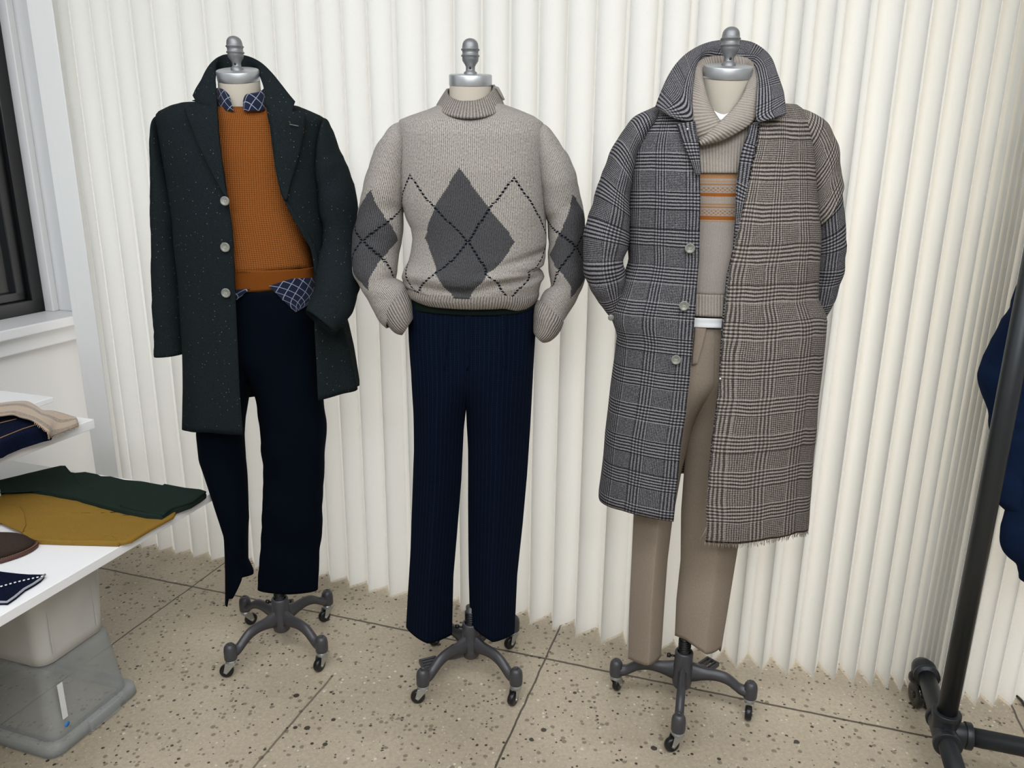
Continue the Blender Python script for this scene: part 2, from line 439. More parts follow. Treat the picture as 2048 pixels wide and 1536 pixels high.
def m_glass():
    t = NT('window_glass', 0.02, 0.5)
    t.color((0.02, 0.02, 0.02, 1))
    tr = t.n('ShaderNodeBsdfTransparent'); mx = t.n('ShaderNodeMixShader'); mx.inputs[0].default_value = 0.8
    t.t.links.new(t.b.outputs[0], mx.inputs[1]); t.t.links.new(tr.outputs[0], mx.inputs[2]); t.t.links.new(mx.outputs[0], t.out.inputs[0])
    return t.m
M['glass'] = m_glass()
#SETTING
# ---------------------------------------------------------------- the setting
def struct(name, mb, mat, parent=None, **k):
    o = mb.build(name, mat, parent, smooth=False, **k)
    o['kind'] = 'structure'; return o
AX = (E1, E2, np.array([0, 0, 1.0]))
WW = -2.70
fl = MB(); fl.box((0, 1.0, -0.02), (8.6, 9.4, 0.04)); struct('floor', fl, M['terrazzo'])
wb = MB(); wb.box(G(4.35, 0.2, 1.6), (0.08, 6.6, 3.2), AX); struct('wall_back', wb, M['wallpaint'])
cl = MB(); cl.box((0, 1.0, 3.22), (8.4, 8.4, 0.04)); struct('ceiling', cl, M['wallpaint'])
wr = MB(); wr.box(G(1.0, 3.3, 1.6), (6.8, 0.08, 3.2), AX); struct('wall_right', wr, M['wallpaint'])
wf = MB(); wf.box(G(-2.3, 0.3, 1.6), (0.08, 6.2, 3.2), AX); struct('wall_front', wf, M['wallpaint'])
# window wall with its opening, on the left
C0 = onw(92, 622, WW - 0.10); A_END = float(C0 @ E1); SILL = float(C0[2]); A_BEG = A_END - 1.5; W_TOP = 2.55
wl = MB()
wl.box(G((A_END + 0.09 + 4.3) / 2, WW - 0.10, 1.6), (4.3 - A_END - 0.09, 0.20, 3.2), AX)
wl.box(G((-1.6 + A_BEG - 0.09) / 2, WW - 0.10, 1.6), (A_BEG - 0.09 + 1.6, 0.20, 3.2), AX)
wl.box(G((A_BEG + A_END) / 2, WW - 0.10, (SILL - 0.04) / 2), (A_END - A_BEG + 0.18, 0.20, SILL - 0.04), AX)
wl.box(G((A_BEG + A_END) / 2, WW - 0.10, (W_TOP + 3.2) / 2), (A_END - A_BEG + 0.18, 0.20, 3.2 - W_TOP), AX)
struct('wall_left', wl, M['wallpaint'])
jm = MB()       # stepped reveal boards beside the frame
for s, (a0, a1) in ((1, (A_END, A_END + 0.03)), (-1, (A_BEG, A_BEG - 0.03))):
    jm.box(G((a0 + a1) / 2, WW - 0.085, (SILL + W_TOP) / 2), (0.03, 0.05, W_TOP - SILL), AX)
    jm.box(G(a1 + s * 0.03, WW - 0.045, (SILL + W_TOP) / 2), (0.06, 0.13, W_TOP - SILL), AX)
struct('trim_1', jm, M['white_paint'], bevel=0.004)
cs = MB()
cs.box(G(A_END + 0.135, WW + 0.012, (SILL + W_TOP) / 2 + 0.02), (0.07, 0.03, W_TOP - SILL + 0.1), AX)
cs.box(G(A_BEG - 0.135, WW + 0.012, (SILL + W_TOP) / 2 + 0.02), (0.07, 0.03, W_TOP - SILL + 0.1), AX)
struct('trim_2', cs, M['white_paint'], bevel=0.004)
wroot = MB()
fr0 = 0.055
for (a0, a1, z0, z1) in ((A_BEG, A_END, SILL, SILL + fr0), (A_BEG, A_END, W_TOP - fr0, W_TOP), (A_BEG, A_BEG + fr0, SILL, W_TOP), (A_END - fr0, A_END, SILL, W_TOP)):
    wroot.box(G((a0 + a1) / 2, WW - 0.13, (z0 + z1) / 2), (a1 - a0, 0.06, z1 - z0), AX)
wroot.box(G((A_BEG + A_END) / 2, WW - 0.15, (SILL + W_TOP) / 2), (0.05, 0.05, W_TOP - SILL), AX)
win = struct('window_1', wroot, M['blackframe'], bevel=0.004)
sm = MB()
i0 = fr0
for (a0, a1, z0, z1) in ((A_BEG + i0, A_END - i0, SILL + i0, SILL + i0 + .035), (A_BEG + i0, A_END - i0, W_TOP - i0 - .035, W_TOP - i0), (A_BEG + i0, A_BEG + i0 + .04, SILL + i0, W_TOP - i0), (A_END - i0 - .045, A_END - i0, SILL + i0, W_TOP - i0)):
    sm.box(G((a0 + a1) / 2, WW - 0.145, (z0 + z1) / 2), (a1 - a0, 0.04, z1 - z0), AX)
struct('window_sash', sm, M['blackframe'], win, bevel=0.003)
gm = MB(); gm.box(G((A_BEG + A_END) / 2, WW - 0.150, (SILL + W_TOP) / 2), (A_END - A_BEG - 0.12, 0.006, W_TOP - SILL - 0.12), AX)
struct('window_pane', gm, M['glass'], win)
sl = MB()
sl.box(G((A_BEG + A_END) / 2 + 0.0, WW - 0.01, SILL - 0.02), (A_END - A_BEG + 0.36, 0.20, 0.04), AX)
sl.box(G((A_BEG + A_END) / 2 + 0.0, WW + 0.02, SILL - 0.075), (A_END - A_BEG + 0.32, 0.045, 0.07), AX)
struct('window_sill', sl, M['white_paint'], win, bevel=0.006)
bb = MB(); bb.box(G(1.3, WW + 0.012, 0.06), (5.6, 0.024, 0.12), AX); struct('baseboard_left', bb, M['white_paint'], bevel=0.004)
# building across the street
fc = MB(); fc.box(G(2.6, -7.5, 1.2), (9.0, 0.4, 6.4), AX)
fac = fc.build('building_facade', plain('grey_brick', '#4a4743', 0.9, nscale=12, var=0.3), loc=tuple(G(2.6, -7.5, -2)), smooth=False)
tag(fac, 'dim grey building seen through the black-framed window', 'building')
for k in range(5):
    for r in range(3):
        q = MB(); c = G(0.6 + k * 1.1, -7.28, 0.2 + r * 1.5)
        q.box(c, (0.6, 0.05, 0.9), AX); q.build('window', M['blackframe'], fac, smooth=False)
lg = MB(); lg.box(G(2.6, -7.25, 0.95), (8.8, 0.1, 0.10), AX); lg.build('ledge', plain('pale_stone', '#b3ada0', 0.8), fac, smooth=False)

# ---------------------------------------------------------------- pleated partition
RIDGES = [(222, 1086), (243, 1089), (264, 1093), (283.5, 1096), (318, 1102), (351, 1108), (387, 1115), (423, 1121), (466, 1129), (510, 1136), (551, 1144), (588, 1150), (624, 1156), (661, 1163),
          (699, 1173), (737.5, 1183), (779, 1194), (826, 1203), (873, 1212), (921, 1221), (967, 1230), (1013, 1239), (1059, 1247.5), (1104, 1259), (1150.5, 1272.5), (1201, 1286.6),
          (1254, 1298), (1309, 1306), (1366, 1314), (1423, 1322), (1472, 1337), (1523, 1343), (1575, 1352), (1627, 1358), (1669, 1364), (1707, 1368), (1744, 1374.4), (1775, 1378.5), (1802.5, 1383), (1821, 1386),
          (1834, 1390), (1845, 1394), (1855, 1398), (1864, 1402), (1875, 1405), (1893, 1406), (1921, 1407), (1952, 1410.5), (1987, 1413), (2023, 1411), (2061, 1410), (2100, 1409), (2140, 1407), (2180, 1405), (2220, 1403), (2260, 1400)]
VAL = {280: 1082, 315: 1086, 346: 1092, 382: 1097, 418.5: 1102, 505: 1114, 659: 1142, 695.6: 1151, 735.7: 1160, 777.4: 1169, 818: 1178.5, 919.5: 1192, 1057: 1214, 1105: 1223, 1151: 1236.6, 1198: 1249, 1247: 1261,
       1449: 1294, 1496: 1301.5, 1542: 1308, 1591: 1315.6, 1635.6: 1320, 1676.6: 1324, 1715: 1331, 1750: 1335.7, 1781.5: 1341, 1808.5: 1351.5, 1826: 1357, 1838: 1362, 1849: 1367, 1859: 1370, 1870: 1374, 1888: 1377, 1910: 1379, 1928.6: 1381, 1959: 1384, 1994.7: 1388, 2031: 1390.6, 2069: 1390, 2108: 1389, 2280: 1380}
vx = sorted(VAL); vy = [VAL[k] for k in vx]
RP = [onz(x, y, 0.004)[:2] for x, y in RIDGES]
VP_ = []
for i in range(len(RIDGES) - 1):
    xa, xb = RIDGES[i][0], RIDGES[i + 1][0]
    inside = [k for k in vx if xa + 2 < k <= xb + 2]
    if inside: x = inside[-1]; y = VAL[x]
    else:
        fr = float(np.interp(xb, [0, 1250, 1450, 1800, 1900, 2300], [0.96, 0.93, 0.5, 0.2, 0.25, 0.25])); x = xa + (xb - xa) * fr
        y = float(np.interp(x, vx, vy)) if x > 280 else float(np.interp(x, [150, 280], [1058, 1082]))
    VP_.append(onz(x, y, 0.004)[:2])
path = []
for i in range(len(VP_)):
    for (a, b, nrm) in ((RP[i], VP_[i], 1), (VP_[i], RP[i + 1], -1)):
        tg = RP[i + 1] - RP[i]; tg = tg / np.linalg.norm(tg); nn = np.array([-tg[1], tg[0]])
        d = b - a; dn = float(d @ nn); dt = float(d @ tg)
        for k in range(9):
            s = k / 9.0; w = s * s * (3 - 2 * s); w = 0.25 * s + 0.75 * w
            path.append(a + nn * dn * s + tg * dt * w)
path.append(RP[-1]); path = np.array(path)
rows = []
for z in np.linspace(0.004, 2.62, 24):
    q = path.copy(); wv = np.array([0.0013 * nz((p[0], p[1], z), 3.1) for p in path])
    q[:, 0] += wv * (0.0 if z < 0.1 else 1); q[:, 1] += wv * 0.5 * (0.0 if z < 0.1 else 1)
    rows.append(np.column_stack([q, np.full(len(q), z)]))
part_root = thing('pleated_partition', (RP[20][0], RP[20][1], 0), 'tall white pleated paper partition curving behind the three mannequins', 'partition')
sheet = grid_mesh('pleated_sheet', np.array(rows)[::-1], M['paper'], part_root, smooth=True)
ncol = len(path); me = sheet.data
sh = me.attributes.new('sharp_edge', 'BOOLEAN', 'EDGE')
sh.data.foreach_set('value', [(e.vertices[0] % ncol) == (e.vertices[1] % ncol) and (e.vertices[0] % ncol) % 9 == 0 for e in me.edges])
e0 = onz(213, 1085, 0); pe = MB()
ea = onz(160, 1073, 0)
ep = G(float(e0 @ E1) - 0.0, float(e0 @ E2) + 0.0, 0)
pe.box(ep + E2 * 0.055 + np.array([0, 0, 1.31]), (0.006, 0.11, 2.61), AX)
pe.build('end_panel', plain('white_felt_board', '#eceded', 0.8), part_root, bevel=0.002, smooth=False)

# ---------------------------------------------------------------- dress form stands
def stand(name_label, cpx, ang0, D, cap_px, neck_tilt, pole_top, pedal_ang, loc=None, knob_ang=170, half=0.0545, lean=(0.0, 0.0)):
    c = onz(*cpx, 0); c[1] = D
    root = thing('dress_form', (c[0], c[1], 0), name_label, 'mannequin', None)
    # cast base hub
    hub = MB(); hub.lathe([(0.001, 0.060), (0.020, 0.060), (0.026, 0.066), (0.029, 0.085), (0.029, 0.120), (0.0265, 0.150), (0.0265, 0.176), (0.024, 0.180), (0.019, 0.180), (0.019, 0.172)], (c[0], c[1], 0), 28)
    hub.build('hub', M['castiron'], root)
    for k in range(4):
        an = math.radians(ang0 + 90 * k); d = np.array([math.cos(an), math.sin(an), 0]); s = np.array([-d[1], d[0], 0]); up = np.array([0, 0, 1.0])
        prof = [(0.010, 0.122, 0.034, 0.013), (0.030, 0.121, 0.030, 0.012), (0.060, 0.122, 0.020, 0.0115), (0.095, 0.124, 0.017, 0.0115), (0.125, 0.118, 0.017, 0.012), (0.147, 0.104, 0.017, 0.012), (0.163, 0.092, 0.016, 0.0125), (0.178, 0.088, 0.016, 0.014), (0.192, 0.086, 0.014, 0.012)]
        pr_ = crs(prof, 4); P = []
        for (r, z, hh, ww) in pr_:
            o = c * np.array([1, 1, 0]) + d * r + up * (z - 0.004)
            P.append([o - s * ww + up * (-hh * 0.9), o - s * ww * 1.0 + up * (hh * 0.25), o - s * ww * 0.62 + up * hh * 0.38, o - s * ww * 0.45 + up * hh * 0.75, o + s * ww * 0.45 + up * hh * 0.75, o + s * ww * 0.62 + up * hh * 0.38, o + s * ww + up * (hh * 0.25), o + s * ww + up * (-hh * 0.9)])
        P = np.array(P)
        leg = grid_mesh('leg', P, M['castiron'], root, closed=True)
        b = MB(); bc = c * np.array([1, 1, 0]) + d * 0.193
        b.lathe([(0.001, 0.062), (0.0185, 0.062), (0.0195, 0.066), (0.0195, 0.092), (0.0175, 0.104), (0.012, 0.112), (0.005, 0.1145), (0.0045, 0.1125), (0.0, 0.1125)], bc, 22)
        b.build('boss', M['castiron'], leg)
        # caster: swivel plate, fork, wheel
        sw = math.radians([200, 20, 160, 215][k] + ang0 * 0.5); t = np.array([math.cos(sw), math.sin(sw), 0]); w = np.array([-t[1], t[0], 0])
        wc = bc + t * 0.016 + up * 0.0215
        cas = MB(); cas.lathe([(0.0, 0.0615), (0.016, 0.0615), (0.0175, 0.059), (0.0165, 0.0565), (0.0175, 0.054), (0.0155, 0.051), (0.0, 0.051)], bc, 20)
        for sgn in (-1, 1):
            o = w * sgn * 0.0115
            pts = [bc - t * 0.014 + up * 0.0505 + o, bc + t * 0.016 + up * 0.0505 + o, wc + t * 0.007 + up * 0.000 + o, wc - t * 0.001 - up * 0.006 + o, wc - t * 0.007 + o]
            th = w * sgn * 0.0016
            cas.add([p for p in pts] + [p + th for p in pts], [(0, 1, 2, 3, 4), (9, 8, 7, 6, 5)] + [(i, (i + 1) % 5, (i + 1) % 5 + 5, i + 5) for i in range(5)])
        cas.box(bc + t * 0.001 + up * 0.0505, (0.030, 0.025, 0.002), (t, w, up))
        cas.tube([wc - w * 0.015, wc + w * 0.015], 0.003, 10)
        ca = cas.build('caster', M['zinc'], leg, smooth=False)
        wh = MB(); wh.lathe([(0.004, -0.009), (0.014, -0.0095), (0.0185, -0.009), (0.0208, -0.0055), (0.0215, 0), (0.0208, 0.0055), (0.0185, 0.009), (0.014, 0.0095), (0.004, 0.009)], wc, 26, (t, up, w))
        wh.build('wheel', M['rubber'], ca)
    # pole with its spring collar
    po = MB(); c_ = c * np.array([1, 1, 0])
    po.tube([c_ + np.array([0, 0, 0.10]), c_ + np.array([0, 0, 0.235])], 0.0145, 20); po.tube([c_ + np.array([0.004, 0, 0.23]), c_ + np.array([0.006, 0, pole_top])], 0.0075, 16)
    pl = po.build('pole', M['castiron'], root)
    sp = MB(); hel = [(c[0] + 0.0165 * math.cos(a), c[1] + 0.0165 * math.sin(a), 0.182 + a / (2 * math.pi) * 0.0075) for a in np.linspace(0, 2 * math.pi * 5, 90)]
    sp.tube(hel, 0.0022, 8); sp.build('spring', M['rubber'], pl)
    kb = MB(); ka = math.radians(knob_ang); kd = np.array([math.cos(ka), math.sin(ka), 0]); h0 = np.array([c[0], c[1], 0.160])
    kb.tube([h0 + kd * 0.024, h0 + kd * 0.040], 0.0032, 10); kb.tube([h0 + kd * 0.038, h0 + kd * 0.048], 0.0065, 14); kb.build('clamp_screw', M['rubber'], root)
    # foot pedal
    pa = math.radians(pedal_ang); pd = np.array([math.cos(pa), math.sin(pa), 0]); ps = np.array([-pd[1], pd[0], 0]); up = np.array([0, 0, 1.0]); b0 = np.array([c[0], c[1], 0])
    pm = MB(); pm.tube([b0 + pd * 0.028 + up * 0.088, b0 + pd * 0.055 + up * 0.090, b0 + pd * 0.075 + up * 0.084, b0 + pd * 0.090 + up * 0.078], [(0.018, 0.022), (0.022, 0.024), (0.017, 0.017), (0.009, 0.009)], 16)
    pm.tube([b0 + pd * 0.085 + up * 0.078, b0 + pd * 0.115 + up * 0.072], [(0.011, 0.007), (0.013, 0.006)], 12)
    for q in (-0.021, 0.021): pm.box(b0 + pd * 0.134 + ps * q * 0.9 + up * 0.070, (0.052, 0.007, 0.014), (pd, ps, up))
    for q in (0.110, 0.158): pm.box(b0 + pd * q + up * 0.070, (0.007, 0.044, 0.014), (pd, ps, up))
    for q in (-0.008, 0.006): pm.box(b0 + pd * 0.134 + ps * q + up * 0.070, (0.050, 0.005, 0.012), (pd, ps, up))
    pm.build('pedal', M['castiron'], root, smooth=False, bevel=0.002)
    # linen body under the clothes and neck
    cp = ony(*cap_px, D); zc = cp[2]
    tor = MB(); nx = cp[0] - c[0]
    prof = [(1.05, .004, .004, 0), (1.05, .100, .066, 0), (1.06, .118, .074, 0), (1.16, .118, .074, 0), (1.30, .128, .078, 0), (1.42, .140, .078, 0), (1.50, .138, .070, .1), (1.555, .112, .062, .2), (1.590, .078, .055, .4), (1.620, .0600, .0555, .6), (1.66, .0565, .054, .8)]
    zt = zc - 0.030; sc = (zt - 0.06 - 1.05) / (1.66 - 1.05)
    prof = [((z - 1.05) * sc + 1.05, a, b, f) for z, a, b, f in prof]
    prof.append((zt, half * 0.985, 0.052, 1))
    pr_ = crs(prof, 5); n = 40; P = []
    tl = math.tan(math.radians(neck_tilt))
    for (z, a, b, f) in pr_:
        row = []
        for k in range(n):
            an = 2 * math.pi * k / n; x = c[0] + nx * f + a * math.cos(an); y = c[1] + b * math.sin(an)
            zz = z + max(0, (z - 1.60) / max(0.01, zt - 1.60)) * tl * (y - c[1])
            row.append((x, y, zz))
        P.append(row)
    grid_mesh('linen_torso', np.array(P)[::-1], M['linen'], root, closed=True)
    ax = (np.array([1.0, 0, 0]), np.array([0, math.cos(math.radians(neck_tilt)), math.sin(math.radians(neck_tilt))]), np.array([0, -math.sin(math.radians(neck_tilt)), math.cos(math.radians(neck_tilt))]))
    cc = np.array([cp[0], cp[1], zc - 0.030])
    cpn = MB(); cpn.lathe([(0.0, 0.0), (half, 0.0), (half + 0.0005, 0.002), (half + 0.0005, 0.024), (half - 0.001, 0.0262), (half - 0.004, 0.027), (0.0, 0.0275)], cc, 48, ax, 1, 0.97)
    cpo = cpn.build('neck_cap', M['brushed'], root, bevel=0.0006)
    fin = MB(); fb = cc + ax[2] * 0.0272
    lx = np.array([lean[0], lean[1], 1.0]); lx /= np.linalg.norm(lx)
    fax = (np.array([1.0, 0, 0]), np.array([0, 1.0, 0]), lx)
    fin.lathe([(0.0165, -0.006), (0.0165, 0.004), (0.0125, 0.0065), (0.0115, 0.009), (0.0115, 0.017), (0.0140, 0.022), (0.0195, 0.0300), (0.0207, 0.036), (0.0205, 0.0395), (0.0232, 0.0415), (0.0232, 0.0430), (0.0205, 0.0455), (0.0200, 0.0500), (0.0208, 0.0535), (0.0232, 0.0560), (0.0232, 0.0575), (0.0205, 0.0600), (0.0203, 0.0640), (0.0190, 0.0710), (0.0160, 0.0765), (0.0110, 0.0805), (0.0055, 0.0825), (0, 0.083)], fb, 36, fax)
    fin.build('finial', M['pewter'], root)
    hole = MB(); hole.lathe([(0.0, -0.0125), (0.003, -0.0125), (0.003, -0.0105)], fb + fax[2] * 0.013, 12, (np.array([1.0, 0, 0]), np.array([0, 0, 1.0]), np.array([0, 1.0, 0])))
    hole.build('set_screw', M['rubber'], root)
    return root, c, zc
D1, D2, D3 = 2.211, 2.082, 1.947
form1, c1, zc1 = stand('dress form on dark wheeled stand dressed in the dark green overcoat', (567, 1292), 54.5, D1, (476, 137), 15, 1.2, 100, half=0.0550, lean=(-0.03, 0))
form2, c2, zc2 = stand('dress form on dark wheeled stand wearing the diamond-patterned grey sweater', (942, 1345), 46.5, D2, (941, 146), 8, 1.2, 203, half=0.0535, lean=(0, 0))
form3, c3, zc3 = stand('dress form on dark wheeled stand wearing the long grey checked overcoat', (1360, 1407), 75.5, D3, (1456, 128), 13, 1.2, 42, half=0.0560, lean=(0, 0))
#CLOTHES
# ---------------------------------------------------------------- cloth forms
class Body:
    """a garment's trunk: outlines traced at its own depth, elliptic in plan"""
    def __init__(s, D, Lp, Rp, bpts, n=2.3):
        s.D = D; s.n = n
        L = np.array([ony(x, y, D) for x, y in Lp]); R = np.array([ony(x, y, D) for x, y in Rp])
        def srt(A):
            i = np.argsort(A[:, 2], kind='stable'); return A[i, 2], A[i, 0]
        s.Lz, s.Lx = srt(L); s.Rz, s.Rx = srt(R)
        B = sorted([(ony(1024, y, D)[2], b) for y, b in bpts]); s.Bz = [q[0] for q in B]; s.Bb = [q[1] for q in B]
    def lr(s, z): return float(np.interp(z, s.Lz, s.Lx)), float(np.interp(z, s.Rz, s.Rx))
    def b(s, z): return float(np.interp(z, s.Bz, s.Bb))
    def pt(s, psi, z, off=0.0):
        l, r = s.lr(z); cx = (l + r) / 2; a = (r - l) / 2 + off; b = s.b(z) + off
        sn, cs = math.sin(psi), math.cos(psi); e = 2 / s.n
        f = lambda v: math.copysign(abs(v) ** e, v)
        return np.array([cx - a * f(sn), s.D - b * f(cs), z])
    def psi(s, x, z, off=0.0):
        l, r = s.lr(z); cx = (l + r) / 2; a = (r - l) / 2 + off
        q = max(-1, min(1, (cx - x) / a)); return math.asin(math.copysign(abs(q) ** (s.n / 2), q))
    def hit(s, px, py, off=0.0):
        Y = s.D - 0.1
        for _ in range(24):
            p = ony(px, py, Y); l, r = s.lr(p[2]); cx = (l + r) / 2; a = (r - l) / 2 + off; b = s.b(p[2]) + off
            q = min(0.999, abs(p[0] - cx) / a); Y = 0.5 * Y + 0.5 * (s.D - b * (1 - q ** s.n) ** (1 / s.n))
        return ony(px, py, Y)

def zat(D, px, py, off=0.0): return float(ony(px, py, D - off)[2])
def wrinkle(P, amp, freq, seed, stretch=(1, 1, 1), fall=None):
    Q = P.copy(); nr, nc, _ = P.shape
    cen = P.mean(1, keepdims=True)
    for i in range(nr):
        for j in range(nc):
            p = P[i, j]; d = p - cen[i, 0]; d[2] = 0; l = np.linalg.norm(d) + 1e-6
            h = nz((p[0] * stretch[0], p[1] * stretch[1], p[2] * stretch[2]), freq, seed) + 0.5 * nz((p[0] * stretch[0], p[1] * stretch[1], p[2] * stretch[2]), freq * 2.3, seed + 5)
            k = amp if fall is None else amp * fall(i / (nr - 1), j / (nc - 1))
            Q[i, j] = p + d / l * h * k
    return Q
def trunk(name, body, mat, parent, ztop, zbot, open_l=None, open_r=None, nr=70, nc=90, off=0.0, solid=0.004, amp=0.004, freq=5, seed=1, stretch=(1, 1, .45), power=1.6, fall=None, hemdrop=None, psi0=None, psi1=None, uvs0=(0, 0), folds=None, hip=None, topdrop=None):
    """open_l/open_r: front edges as pixel polylines; hemdrop: list of (turn fraction, z) for the hem"""
    closed = open_l is None and psi0 is None
    def edge(pl):
        H = np.array([body.hit(x, y, off) for x, y in pl]); i = np.argsort(H[:, 2]); return H[i, 2], H[i, 0]
    if open_l is not None: lz, lx = edge(open_l)
    if open_r is not None: rz, rx = edge(open_r)
    P = np.zeros((nr, nc, 3))
    for i in range(nr):
        s = (i / (nr - 1)) ** power
        for j in range(nc):
            t = j / (nc if closed else nc - 1)
            zb = zbot if hemdrop is None else float(np.interp(t, [q[0] for q in hemdrop], [q[1] for q in hemdrop]))
            zt_ = ztop if topdrop is None else float(np.interp(t, [q[0] for q in topdrop], [q[1] for q in topdrop]))
            z = zt_ + (zb - zt_) * s
            if closed: psi = math.pi - 2 * math.pi * t
            else:
                p0 = psi0 if psi0 is not None else body.psi(float(np.interp(z, lz, lx)), z, off)
                p1 = psi1 if psi1 is not None else 2 * math.pi + body.psi(float(np.interp(z, rz, rx)), z, off)
                psi = p0 + (p1 - p0) * t
            P[i, j] = body.pt(psi, z, off)
            if hip:      # above the crotch the leg is one half of the seat
                hb, z1, z0 = hip; w = min(1, max(0, (z - z0) / (z1 - z0))); w = w * w * (3 - 2 * w)
                if w > 0:
                    l, r = hb.lr(z); cx = (l + r) / 2; a = (r - l) / 2; q = min(1, abs(P[i, j][0] - cx) / a)
                    yh = hb.D - math.copysign(1, math.cos(psi)) * hb.b(z) * (1 - q ** hb.n) ** (1 / hb.n)
                    P[i, j][1] = P[i, j][1] * (1 - w) + yh * w
            if folds:
                for (pc, w, am, za, zb2) in folds:
                    dd = ((psi - pc + math.pi) % (2 * math.pi)) - math.pi
                    k = am * math.exp(-(dd / w) ** 2) * min(1, max(0, (za - z) / max(1e-3, za - zb2)))
                    P[i, j][1] -= k * math.cos(psi); P[i, j][0] -= k * math.sin(psi)
    if amp: P = wrinkle(P, amp, freq, seed, stretch, fall)
    return grid_mesh(name, P, mat, parent, closed=closed, solid=solid, u0=uvs0[0], v0=uvs0[1], flip=closed), P

def sleeve(name, pairs, mat, parent, D, n=36, per=5, solid=0.004, amp=0.003, freq=9, seed=2, tuck=0.0, fall=None, phase=0.0, uvs0=(0, 0)):
    """pairs: outer px, inner px, depth offset towards the camera, half depth"""
    A = crs(pairs, per); m = len(A)
    O = np.array([ony(r[0], r[1], D - r[4]) for r in A]); I = np.array([ony(r[2], r[3], D - r[4]) for r in A])
    C = (O + I) / 2; P = np.zeros((m, n, 3))
    T = np.gradient(C, axis=0)
    for i in range(m):
        u = (O[i] - I[i]) / 2; un = u / np.linalg.norm(u); t = T[i] / (np.linalg.norm(T[i]) + 1e-9)
        v = np.cross(un, t); v /= np.linalg.norm(v) + 1e-9
        if v[1] > 0: v = -v
        for k in range(n):
            a = 2 * math.pi * k / n + phase
            f = lambda q: math.copysign(abs(q) ** 0.92, q)
            P[i, k] = C[i] + u * f(math.cos(a)) + v * A[i][5] * f(math.sin(a))
    if amp: P = wrinkle3(P, C, amp, freq, seed, fall)
    if tuck:      # the cuff turns in on itself so one looks into a hollow sleeve
        rows = [P]
        ctr = P[-1].mean(0); dirv = (C[-1] - C[-4]); dirv /= np.linalg.norm(dirv)
        rows.append((ctr + (P[-1] - ctr) * 0.93)[None]); rows.append((ctr + (P[-1] - ctr) * 0.88 - dirv * tuck)[None])
        P = np.concatenate(rows)
    return grid_mesh(name, P, mat, parent, closed=True, solid=None if tuck else solid, u0=uvs0[0], v0=uvs0[1])
def wrinkle3(P, C, amp, freq, seed, fall=None):
    Q = P.copy()
    for i in range(P.shape[0]):
        for k in range(P.shape[1]):
            d = P[i, k] - C[i]; l = np.linalg.norm(d) + 1e-6
            h = nz(P[i, k] * np.array([.8, .8, 1.5]), freq, seed) + .6 * nz(P[i, k] * np.array([.8, .8, 2]), freq * 2.1, seed + 3)
            Q[i, k] = P[i, k] + d / l * h * (amp if fall is None else amp * fall(i / (len(P) - 1)))
    return Q
def strip(name, A, B, mat, parent, D, per=6, across=10, solid=0.005, puff=0.0, amp=0.002, seed=3, uvs0=(0, 0), subl=0, swap=False):
    """cloth band between two edge lines given as (px, py, towards camera)"""
    a = crs(A, per); b = crs(B, per)
    m = min(len(a), len(b)); P = np.zeros((across, m, 3))
    for j in range(m):
        p = ony(a[j][0], a[j][1], D - a[j][2]); q = ony(b[j][0], b[j][1], D - b[j][2])
        for i in range(across):
            t = i / (across - 1); P[i, j] = p + (q - p) * t
            P[i, j][1] -= puff * math.sin(math.pi * t)
            P[i, j] += np.array([0, 1, 0]) * amp * nz(P[i, j], 14, seed)
    return grid_mesh(name, P, mat, parent, solid=solid, u0=uvs0[0], v0=uvs0[1], soff=0)
def panel(name, body, rows, mat, parent, off=0.006, nr=30, nc=14, solid=0.003, lift=None, uvs0=(0, 0)):
    """cloth lying on the front of a trunk: rows of left/right pixels"""
    A = crs(rows, max(1, nr // (len(rows) - 1))); m = len(A); P = np.zeros((m, nc, 3))
    for i in range(m):
        for j in range(nc):
            t = j / (nc - 1); x = A[i][0] + (A[i][2] - A[i][0]) * t; y = A[i][1] + (A[i][3] - A[i][1]) * t
            o = off + (lift(i / (m - 1), t) if lift else 0)
            P[i, j] = body.hit(x, y, o)
    return grid_mesh(name, P, mat, parent, solid=solid, u0=uvs0[0], v0=uvs0[1], soff=0)
def button(body, px, py, r, parent, off=0.012, mat='horn', name='button'):
    p = body.hit(px, py, off); q = body.hit(px + 6, py, off); w = body.hit(px, py + 6, off)
    n = np.cross(q - p, w - p); n /= np.linalg.norm(n)
    if n[1] > 0: n = -n
    x = np.array([1.0, 0, 0]); x = x - n * (x @ n); x /= np.linalg.norm(x); y = np.cross(n, x)
    b = MB(); b.lathe([(0, 0.0), (r, 0.0), (r * 1.02, 0.0015), (r * 0.95, 0.003), (r * 0.78, 0.0032), (r * 0.70, 0.0022), (0, 0.0020)], p, 28, (x, y, n))
    o = b.build(name, M[mat], parent)
    h = MB()
    for sx in (-1, 1):
        h.tube([p + n * 0.0026 + x * sx * r * .16 - y * r * .16, p + n * 0.0026 + x * sx * r * .16 + y * r * .16], 0.0006, 6)
    h.build('thread', M['thread'], o)
    return o

# ================================================================ first form: dark overcoat
D = D1
# shirt under the sweater
shirt = thing('plaid_shirt', (c1[0], D, 1.0), 'navy windowpane-check shirt under the rust orange sweater, collar and tail showing', 'shirt')
sweater1 = thing('crewneck_sweater', (c1[0], D, 1.1), 'rust orange waffle-knit sweater inside the dark open overcoat', 'sweater')
trousers1 = thing('trousers', (c1[0], D, 0.2), 'plain navy trousers with a crumpled hanging leg under the dark green overcoat', 'trousers')
coat1 = thing('overcoat', (c1[0], D, 0.8), 'dark charcoal-green flecked overcoat with popped collar on the leftmost dress form', 'coat')

